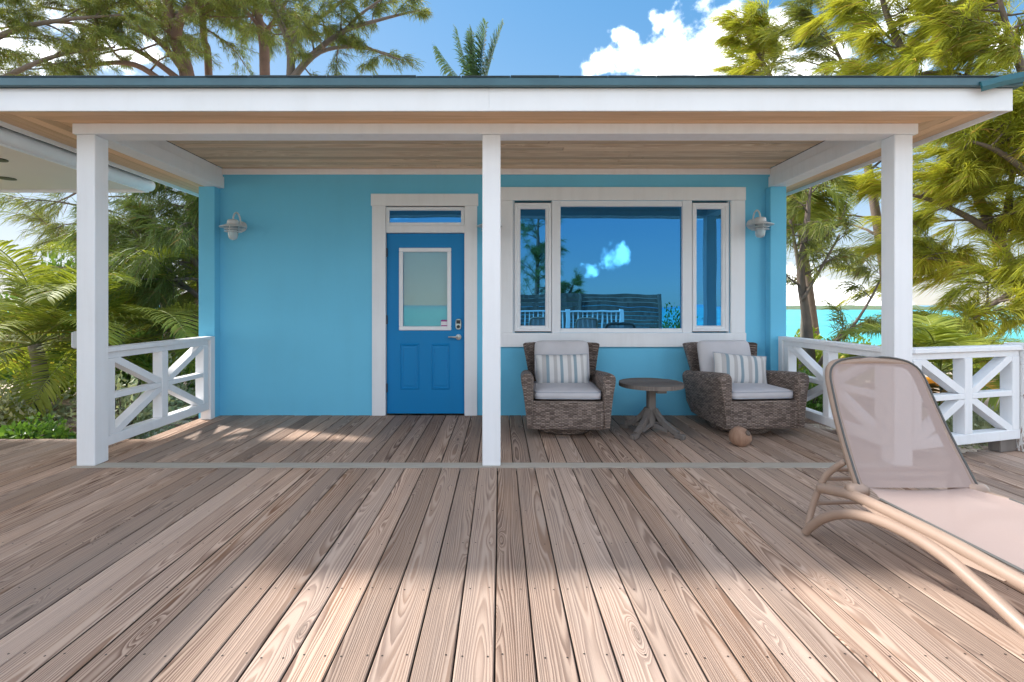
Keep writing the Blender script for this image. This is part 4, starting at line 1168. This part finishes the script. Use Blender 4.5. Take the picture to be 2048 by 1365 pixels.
# --- palms
def frond_mesh(name, L, e0, bend, n=64, leaf=.55, mat='palm_leaf', seed=0, hang=.5, lw=.015):
    """frond along +x from the crown; e0 start elevation, bend total droop (radians)"""
    rng = np.random.default_rng(seed)
    s = np.linspace(0, 1, 25); ang = e0 - bend * s ** 1.5
    dx = np.cos(ang) * L / 24; dz = np.sin(ang) * L / 24
    X = np.concatenate([[0], np.cumsum(dx)[:-1]]); Z = np.concatenate([[0], np.cumsum(dz)[:-1]])
    u = np.repeat(np.linspace(.14, 1, n), 2); sd = np.tile([1.0, -1.0], n)
    u = np.clip(u + rng.normal(0, .004, len(u)), .12, 1)
    px_, pz_, a = np.interp(u, s, X), np.interp(u, s, Z), np.interp(u, s, ang)
    P = np.stack([px_, np.zeros_like(px_), pz_], 1)
    T = np.stack([np.cos(a), 0 * a, np.sin(a)], 1); Nn = np.stack([-np.sin(a), 0 * a, np.cos(a)], 1)
    fw = .35 + .75 * u ** 2
    Dd = unit(T * fw[:, None] + np.array([0, 1, 0]) * sd[:, None] + Nn * .30 + rng.normal(0, .07, (len(u), 3)))
    ln = leaf * np.clip(np.sin(np.pi * (.12 + .80 * u)) ** .7, .15, 1) * rng.uniform(.85, 1.1, len(u))
    ln = ln[:, None]
    down = np.array([0, 0, -1.0]) * hang
    w = unit(np.cross(Dd, Nn)) * lw
    m1 = P + Dd * ln * .35 + down * ln * .04; m2 = P + Dd * ln * .72 + down * ln * .22; tip = P + Dd * ln * .95 + down * ln * .5
    V = np.stack([P - w * .35, P + w * .35, m1 + w, m1 - w, m2 + w * .75, m2 - w * .75, tip], 1).reshape(-1, 3)
    b = np.arange(len(u))[:, None] * 7
    q = np.concatenate([b + np.array([[0, 1, 2, 3]]), b + np.array([[3, 2, 4, 5]])]); t3 = b + np.array([[5, 4, 6]])
    # rachis: thin square tube
    nv = len(V); rv = []; rq = []
    for i in range(25):
        r = .016 * (1 - .85 * s[i]) + .002
        rv += [(X[i], -r, Z[i]), (X[i], 0, Z[i] + r), (X[i], r, Z[i]), (X[i], 0, Z[i] - r)]
        if i:
            for k in range(4):
                k2 = (k + 1) % 4; rq.append((nv + (i - 1) * 4 + k, nv + (i - 1) * 4 + k2, nv + i * 4 + k2, nv + i * 4 + k))
    me = fast_mesh(name, np.concatenate([V, np.array(rv)]), np.concatenate([q, np.array(rq)]), t3, mat)
    me.materials.append(M['rachis'])
    idx = np.zeros(len(me.polygons), np.int32)
    idx[len(q):len(q) + len(rq)] = 1
    me.polygons.foreach_set('material_index', idx)
    return me
def palm(label, crown, base=None, L=2.2, n=14, mat='palm_leaf', seed=0, tr=.10, leaf=.5, dead=0, lo=-.3, hi=1.35, azs=None, bendk=1.0, lw=.015):
    rr = random.Random(seed)
    crown = Vector(crown)
    base = Vector(base) if base else Vector((crown.x + .05, crown.y, gz(crown.x, crown.y)))
    root = thing('coconut_palm', label, 'palm', base, 0, 'coconut palms')
    h = crown - base
    pts = catmull([(0, 0, -.05), h * .35 + Vector((.06, 0, 0)), h * .7 + Vector((.05, 0, 0)), h], 6)
    tm = MB(); rad = resample([tr * 1.35, tr, tr * .9, tr * .85], len(pts))
    tm.tube(pts, [r * (1.06 if i % 2 else .97) for i, r in enumerate(rad)], 12)
    tm.build('trunk', 'palm_bark', root, True, world=False)
    var = []
    for k in range(6):
        e = lo + (hi - lo) * k / 5
        var.append(frond_mesh('frond', L * rr.uniform(.9, 1.08), e, bendk * (1.0 + .45 * (e - lo)), leaf=leaf, mat=mat, seed=seed * 10 + k, hang=.45 + .1 * rr.random(), lw=lw))
    for i in range(n):
        a = (i * 137.5 + rr.uniform(-12, 12)) if azs is None else rr.uniform(*azs)
        me = var[(i * 5 // n + (i % 2)) % 6] if azs is None else var[rr.randrange(6)]
        inst('frond', me, root, h + Vector((0, 0, rr.uniform(-.03, .03))), (rr.uniform(-.25, .25), rr.uniform(-.06, .06), R(a)))
    if dead:
        dm = frond_mesh('frond', L * .9, -.55, .9, leaf=leaf * .8, mat='palm_dead', seed=seed + 77, hang=.9, lw=lw)
        for i in range(dead):
            inst('frond', dm, root, h + Vector((0, 0, -.08)), (rr.uniform(-.3, .3), .15, R(rr.uniform(150, 400))))
    return root

# --- leafy bushes
def bush(label, base, rx, ry, rz, n, leaf, mat, seed=0, shape=.45, name='leafy_shrub', stems=9, group='low shrubs'):
    rng = np.random.default_rng(seed)
    base = Vector(base)
    root = thing(name, label, 'shrub', base, 0, group)
    d = unit(rng.normal(0, 1, (n, 3))); d[:, 2] = np.abs(d[:, 2]) * 1.0 - .10
    lump = 1 + .28 * np.sin(d[:, 0] * 5 + seed) * np.cos(d[:, 1] * 4 + seed * 2) + .2 * np.sin(d[:, 2] * 9 + d[:, 0] * 7)
    rad = (rng.uniform(0, 1, n) ** shape)[:, None] * lump[:, None]
    P = d * rad * np.array([rx, ry, rz])
    Dd = unit(d * .8 + rng.normal(0, .6, (n, 3)) + np.array([0, 0, .25]))
    ln = leaf * rng.uniform(.6, 1.2, (n, 1))
    sd = unit(np.cross(Dd, rng.normal(0, 1, (n, 3)))); nn = np.cross(Dd, sd)
    a = P; b_ = P + Dd * ln * .45 + sd * ln * .26 + nn * ln * .07; c_ = P + Dd * ln - nn * ln * .08; e_ = P + Dd * ln * .45 - sd * ln * .26 + nn * ln * .07
    V = np.stack([a, b_, c_, e_], 1).reshape(-1, 3); V[:, 2] = np.maximum(V[:, 2], .0)
    q = np.arange(n)[:, None] * 4 + np.array([[0, 1, 2, 3]])
    o = bpy.data.objects.new('foliage', fast_mesh('foliage', V, q, np.zeros((0, 3), int), mat)); C.objects.link(o); o.parent = root
    sm = MB(); rr = random.Random(seed)
    for k in range(stems):
        a = rr.uniform(0, 6.28); e = rr.uniform(.3, .85)
        tip = Vector((rx * math.cos(a) * e, ry * math.sin(a) * e, rz * rr.uniform(.5, .9)))
        sm.tube(catmull([(0.1 * tip.x, .1 * tip.y, -.03), tip * .5 + Vector((0, 0, .05)), tip], 3), [.014, .012, .011, .009, .008, .006, .004], 5)
    sm.build('stem', 'stem', root, True, world=False)
    return root

# ---------------- left: tall casuarinas behind the roof
casuarina('casuarina_tree', 'tall casuarina with thick reddish leaning trunk above left roof', grounded(tk(13.5, (400, 760, .26), (388, 300, .21), (374, 150, .19), (352, 85, .17), (338, 40, .15), (330, -20, .13), (300, -120, .09), (290, -220, .05))),
          [tk(13.4, (350, 80, .13), (362, 35, .12), (388, 5, .10), (400, -60, .07), (430, -130, .03)), tk(13.3, (365, 140, .09), (320, 85, .07), (265, 55, .06), (180, 30, .05), (60, 10, .02)),
           tk(13.2, (365, 165, .09), (290, 110, .06), (190, 60, .05), (110, 45, .035), (-20, 60, .02)), tk(13.0, (340, 175, .08), (270, 130, .07), (190, 130, .05), (90, 158, .04), (0, 172, .02))],
          n_limbs=64, limb_len=2.6, t0=.42, wind=(.1, -.1, -.15), seed=21, mat='needle_olive', bark='bark_red', k=11, slen=.19, width=0.0115, elev=(-15, 50), n_sec=11, tufts=5, spread=.5)
casuarina('casuarina_tree', 'slender straight casuarina between the two thicker trunks', grounded(tk(15.0, (425, 750, .15), (418, 165, .11), (408, 80, .10), (405, 0, .085), (402, -120, .05), (400, -190, .02))),
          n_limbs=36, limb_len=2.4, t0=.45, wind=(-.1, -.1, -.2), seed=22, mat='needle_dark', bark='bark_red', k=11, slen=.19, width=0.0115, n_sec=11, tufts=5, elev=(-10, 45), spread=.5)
casuarina('casuarina_tree', 'casuarina with forked trunk left of the palm frond tips', grounded(tk(14.0, (540, 750, .20), (530, 165, .145), (527, 90, .13), (516, 30, .11), (505, -20, .09), (500, -120, .05), (505, -200, .02))),
          [tk(13.8, (528, 70, .07), (560, 25, .05), (590, -30, .03)), tk(13.8, (523, 60, .06), (490, 20, .05), (440, -20, .03))],
          n_limbs=42, limb_len=2.5, t0=.45, wind=(.1, -.1, -.2), seed=23, mat='needle_olive', bark='bark_red', k=11, slen=.19, width=0.0115, n_sec=11, tufts=5, elev=(-10, 45), spread=.5)
casuarina('casuarina_tree', 'spreading grey limbed casuarina reaching right over the roof', grounded(tk(12.5, (560, 760, .16), (572, 300, .13), (582, 140, .11), (575, 80, .08), (555, 30, .07), (540, -40, .05), (530, -120, .02))),
          [tk(12.4, (580, 165, .09), (625, 110, .075), (690, 62, .06), (760, 40, .04), (840, 20, .02)), tk(12.3, (585, 160, .07), (640, 105, .05), (720, 95, .04), (800, 120, .02)),
           tk(12.5, (575, 95, .06), (620, 50, .05), (680, 5, .04), (730, -60, .02)), tk(12.4, (690, 62, .045), (720, 30, .035), (790, -20, .02))],
          n_limbs=52, limb_len=1.9, t0=.5, wind=(.25, -.05, -.2), seed=24, mat='needle_olive', bark='bark', k=9, slen=.19, width=0.0115, n_sec=11, tufts=5, elev=(-20, 45), spread=.5)
casuarina('casuarina_tree', 'feathery casuarina spreading over the upper left corner', grounded(tk(12.0, (-150, 780, .2), (-120, 400, .16), (-80, 200, .13), (-60, 60, .11), (-30, -60, .08), (0, -160, .03))),
          [tk(11.9, (-85, 210, .08), (20, 150, .06), (120, 110, .045), (230, 95, .02)), tk(12.0, (-70, 110, .08), (30, 60, .06), (130, 40, .045), (240, 30, .02)), tk(12.0, (-50, 20, .07), (60, -20, .05), (170, -30, .02))],
          n_limbs=54, limb_len=2.3, t0=.45, wind=(.15, -.1, -.2), seed=25, mat='needle_olive', bark='bark', k=11, slen=.19, width=0.0115, n_sec=11, tufts=5, elev=(-15, 45), az=(-70, 70), spread=.5)
# ---------------- left: behind the railing
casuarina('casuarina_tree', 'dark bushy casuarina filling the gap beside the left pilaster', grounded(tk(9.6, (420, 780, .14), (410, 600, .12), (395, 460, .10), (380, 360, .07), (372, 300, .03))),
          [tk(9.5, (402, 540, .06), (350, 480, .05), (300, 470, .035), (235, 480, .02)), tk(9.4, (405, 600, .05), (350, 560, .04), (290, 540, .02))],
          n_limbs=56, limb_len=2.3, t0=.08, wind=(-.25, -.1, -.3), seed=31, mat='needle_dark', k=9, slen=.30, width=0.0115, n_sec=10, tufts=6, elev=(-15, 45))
casuarina('casuarina_tree', 'sparse casuarina under the neighbouring roof at far left', grounded(tk(11.5, (200, 780, .12), (190, 600, .10), (175, 450, .08), (150, 330, .05), (140, 250, .02))),
          n_limbs=34, limb_len=2.5, t0=.25, wind=(-.35, -.1, -.3), seed=32, mat='needle_olive', k=7, slen=.30, width=0.0115, n_sec=8, tufts=5, elev=(-10, 40))
palm('coconut palm with sunlit arching fronds at far left', at(70, 690, 7.4), L=2.1, n=17, seed=41, leaf=.62, lo=-.1, hi=1.45, tr=.10)
palm('coconut palm behind the left porch post', at(235, 670, 8.4), L=2.3, n=15, seed=42, leaf=.62, lo=-.1, hi=1.4, tr=.11)
palm('younger coconut palm seen through the left railing gap', at(330, 600, 10.6), L=2.6, n=14, seed=43, leaf=.6, lo=0, hi=1.4, tr=.11)
palm('tall coconut palm whose frond tips rise above the roof', at(962, 205, 19.0), L=2.75, n=9, seed=46, leaf=.95, lo=1.35, hi=2.3, mat='palm_leaf_blue', tr=.14, bendk=.15, lw=.024, azs=(-25, 25))
bush('silvery green sprawling shrub behind the left post', (PX(245, 5.9), 5.9, gz(-4.5, 5.9)), .62, .5, .80, 1500, .085, 'leaf_silver', 51, shape=.6, stems=16)
bush('dense dark green low bush at the left edge of the deck', (PX(45, 5.25), 5.25, gz(-5, 5.2)), .62, .38, .36, 2600, .075, 'leaf_green', 52)
bush('small grey green shrub below the left railing', (PX(330, 7.0), 7.0, gz(-4.7, 7)), .55, .5, .75, 1200, .08, 'leaf_silver', 53, shape=.6, stems=14)
bush('dark leafy shrub behind the left railing', (PX(300, 8.2), 8.2, gz(-5.6, 8.2)), .8, .6, .9, 1800, .10, 'leaf_green', 54)
bush('broad green shrub below the far left palm', (PX(20, 6.6), 6.6, gz(-6.4, 6.6)), .7, .5, .42, 1500, .09, 'leaf_silver', 55)
bush('lime green shrub beneath the palms left of the post', (PX(110, 8.6), 8.6, gz(-7.5, 8.6)), .8, .6, .7, 1500, .11, 'leaf_lime', 56)
bush('shaded hedge mass far behind the left palms', (PX(120, 12.5), 12.5, gz(-11, 12.5)), 4.8, 1.3, 2.6, 15000, .20, 'leaf_green', 57, shape=.35, stems=20)
bush('shaded bushes far behind the left railing', (PX(330, 14.5), 14.5, gz(-9.7, 14.5)), 3.0, 1.2, 2.4, 9000, .19, 'leaf_green', 58, stems=16)

# ---------------- right: beach side
casuarina('casuarina_tree', 'young thin trunked casuarina just outside the right railing', grounded(tk(9.0, (1628, 790, .085), (1616, 660, .075), (1602, 560, .07), (1606, 500, .06), (1614, 440, .05), (1618, 400, .03), (1625, 360, .015))),
          [tk(9.0, (1630, 745, .04), (1665, 690, .035), (1700, 660, .025), (1740, 600, .02), (1770, 540, .01)), tk(9.0, (1602, 565, .04), (1592, 500, .03), (1580, 440, .02)), tk(8.9, (1606, 600, .03), (1640, 540, .025), (1680, 470, .015))],
          n_limbs=32, limb_len=1.25, t0=.28, wind=(-.35, 0, -.25), seed=61, mat='needle_olive', k=6, slen=.25, width=0.0135, n_sec=6, tufts=4, elev=(0, 50), spread=.3)
palm('coconut palm with drooping crown right of the blue corner', at(1597, 385, 10.0), L=1.05, n=15, seed=62, leaf=.5, lo=-.7, hi=.9, tr=.045, bendk=1.4)
casuarina('casuarina_tree', 'casuarina tip leaning left above the roof before the cloud', grounded(tk(13.0, (1640, 760, .12), (1600, 450, .09), (1560, 220, .06), (1540, 150, .045), (1510, 100, .03), (1488, 72, .012))),
          n_limbs=30, limb_len=1.5, t0=.55, wind=(-.75, 0, -.05), seed=63, mat='needle_sunny', k=8, slen=.36, width=0.0135, n_sec=7, tufts=5, elev=(10, 60), spread=.25)
casuarina('casuarina_tree', 'wispy casuarina between the leaning tip and the big right tree', grounded(tk(11.5, (1800, 770, .12), (1760, 480, .10), (1720, 250, .07), (1690, 140, .04), (1655, 70, .025), (1635, 40, .01))),
          n_limbs=44, limb_len=2.0, t0=.15, wind=(-.65, 0, -.12), seed=64, mat='needle_olive', k=7, slen=.36, width=0.0135, n_sec=7, tufts=4, elev=(5, 55), spread=.25)
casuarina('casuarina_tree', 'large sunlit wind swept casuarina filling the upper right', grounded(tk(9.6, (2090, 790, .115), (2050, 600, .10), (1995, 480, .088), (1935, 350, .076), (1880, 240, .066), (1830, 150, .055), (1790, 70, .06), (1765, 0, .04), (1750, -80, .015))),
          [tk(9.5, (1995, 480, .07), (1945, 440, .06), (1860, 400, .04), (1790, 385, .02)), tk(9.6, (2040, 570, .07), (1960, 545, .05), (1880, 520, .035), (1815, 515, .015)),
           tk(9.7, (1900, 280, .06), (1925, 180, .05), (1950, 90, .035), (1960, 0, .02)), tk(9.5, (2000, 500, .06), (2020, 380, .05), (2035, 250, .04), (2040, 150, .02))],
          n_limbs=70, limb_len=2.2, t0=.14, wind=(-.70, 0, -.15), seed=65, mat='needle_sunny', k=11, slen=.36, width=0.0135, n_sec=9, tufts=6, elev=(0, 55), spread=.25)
casuarina('casuarina_tree', 'casuarina at right frame edge with branches down to the railing', grounded(tk(8.6, (2260, 800, .12), (2200, 600, .10), (2130, 400, .08), (2080, 260, .065), (2040, 130, .06), (2010, 40, .04), (1990, -40, .02))),
          [tk(8.5, (2180, 560, .07), (2090, 560, .06), (2000, 600, .045), (1930, 650, .03), (1880, 660, .012)), tk(8.6, (2140, 430, .07), (2060, 350, .05), (1990, 300, .04), (1930, 280, .015))],
          n_limbs=52, limb_len=2.2, t0=.15, wind=(-.65, 0, -.15), seed=66, mat='needle_sunny', k=11, slen=.36, width=0.0135, n_sec=9, tufts=6, elev=(-10, 50), spread=.25)
palm('low green palm behind the angled railing', at(1880, 745, 7.0), L=1.5, n=13, seed=71, leaf=.45, lo=0, hi=1.3, tr=.07, dead=2)
palm('small palm outside the right railing, below the young casuarina', at(1740, 770, 8.4), L=1.2, n=11, seed=72, leaf=.38, lo=0, hi=1.3, tr=.06)
bush('bright lime sea grape bush beside the young casuarina trunk', (PX(1605, 10.5), 10.5, gz(6.3, 10.5)), .85, .7, 1.05, 2200, .14, 'leaf_lime', 81)
bush('green sea grape bush on the beach edge', (PX(1680, 14), 14, gz(9.5, 14)), 1.5, 1.0, .85, 2400, .15, 'leaf_lime', 82)
bush('dark green shrub below the right railing', (PX(1620, 7.6), 7.6, gz(4.7, 7.6)), .6, .5, .65, 1500, .09, 'leaf_green', 83)
bush('silver grey ground shrub under the angled railing', (PX(1960, 5.9), 5.9, gz(5.6, 5.9)), .85, .6, .34, 3200, .085, 'leaf_silver', 84)
bush('grey green shrub by the right porch post', (PX(1840, 6.6), 6.6, gz(5.5, 6.6)), .6, .5, .38, 1600, .09, 'leaf_green', 85)
bush('lime shrub near the water at right', (PX(1960, 16), 16, gz(15, 16)), 1.6, 1.0, .80, 2200, .16, 'leaf_lime', 86)
bush('lime shrub near the water at right frame edge', (PX(2060, 13), 13, gz(13.8, 13)), 1.3, .9, .75, 1900, .14, 'leaf_lime', 87)

# ---------------- behind the camera, mirrored in the window
casuarina('casuarina_tree', 'casuarina mirrored at left side of the window', [(1.9, -13.5, gz(1.9, -13.5), .15), (1.8, -13.5, 2, .12), (1.9, -13.5, 4, .08), (1.8, -13.5, 6.2, .02)],
          n_limbs=40, limb_len=1.9, t0=.15, wind=(.45, 0, -.1), seed=91, mat='needle_dark', k=11, slen=.3, width=0.0079, n_sec=7, tufts=5)
casuarina('casuarina_tree', 'short casuarina mirrored above the fence', [(2.7, -10.0, gz(3, -10), .09), (2.75, -10, .9, .07), (2.9, -10, 1.5, .05), (3.2, -10, 2.3, .02)],
          n_limbs=22, limb_len=1.0, t0=.2, wind=(.5, 0, .1), seed=92, mat='needle_dark', k=11, slen=.26, width=0.0072, n_sec=6, tufts=4)
bush('leafy bush mirrored at the right of the window', (5.6, -4.9, gz(5.6, -4.9)), 1.1, .8, 1.35, 2200, .13, 'leaf_green', 93)
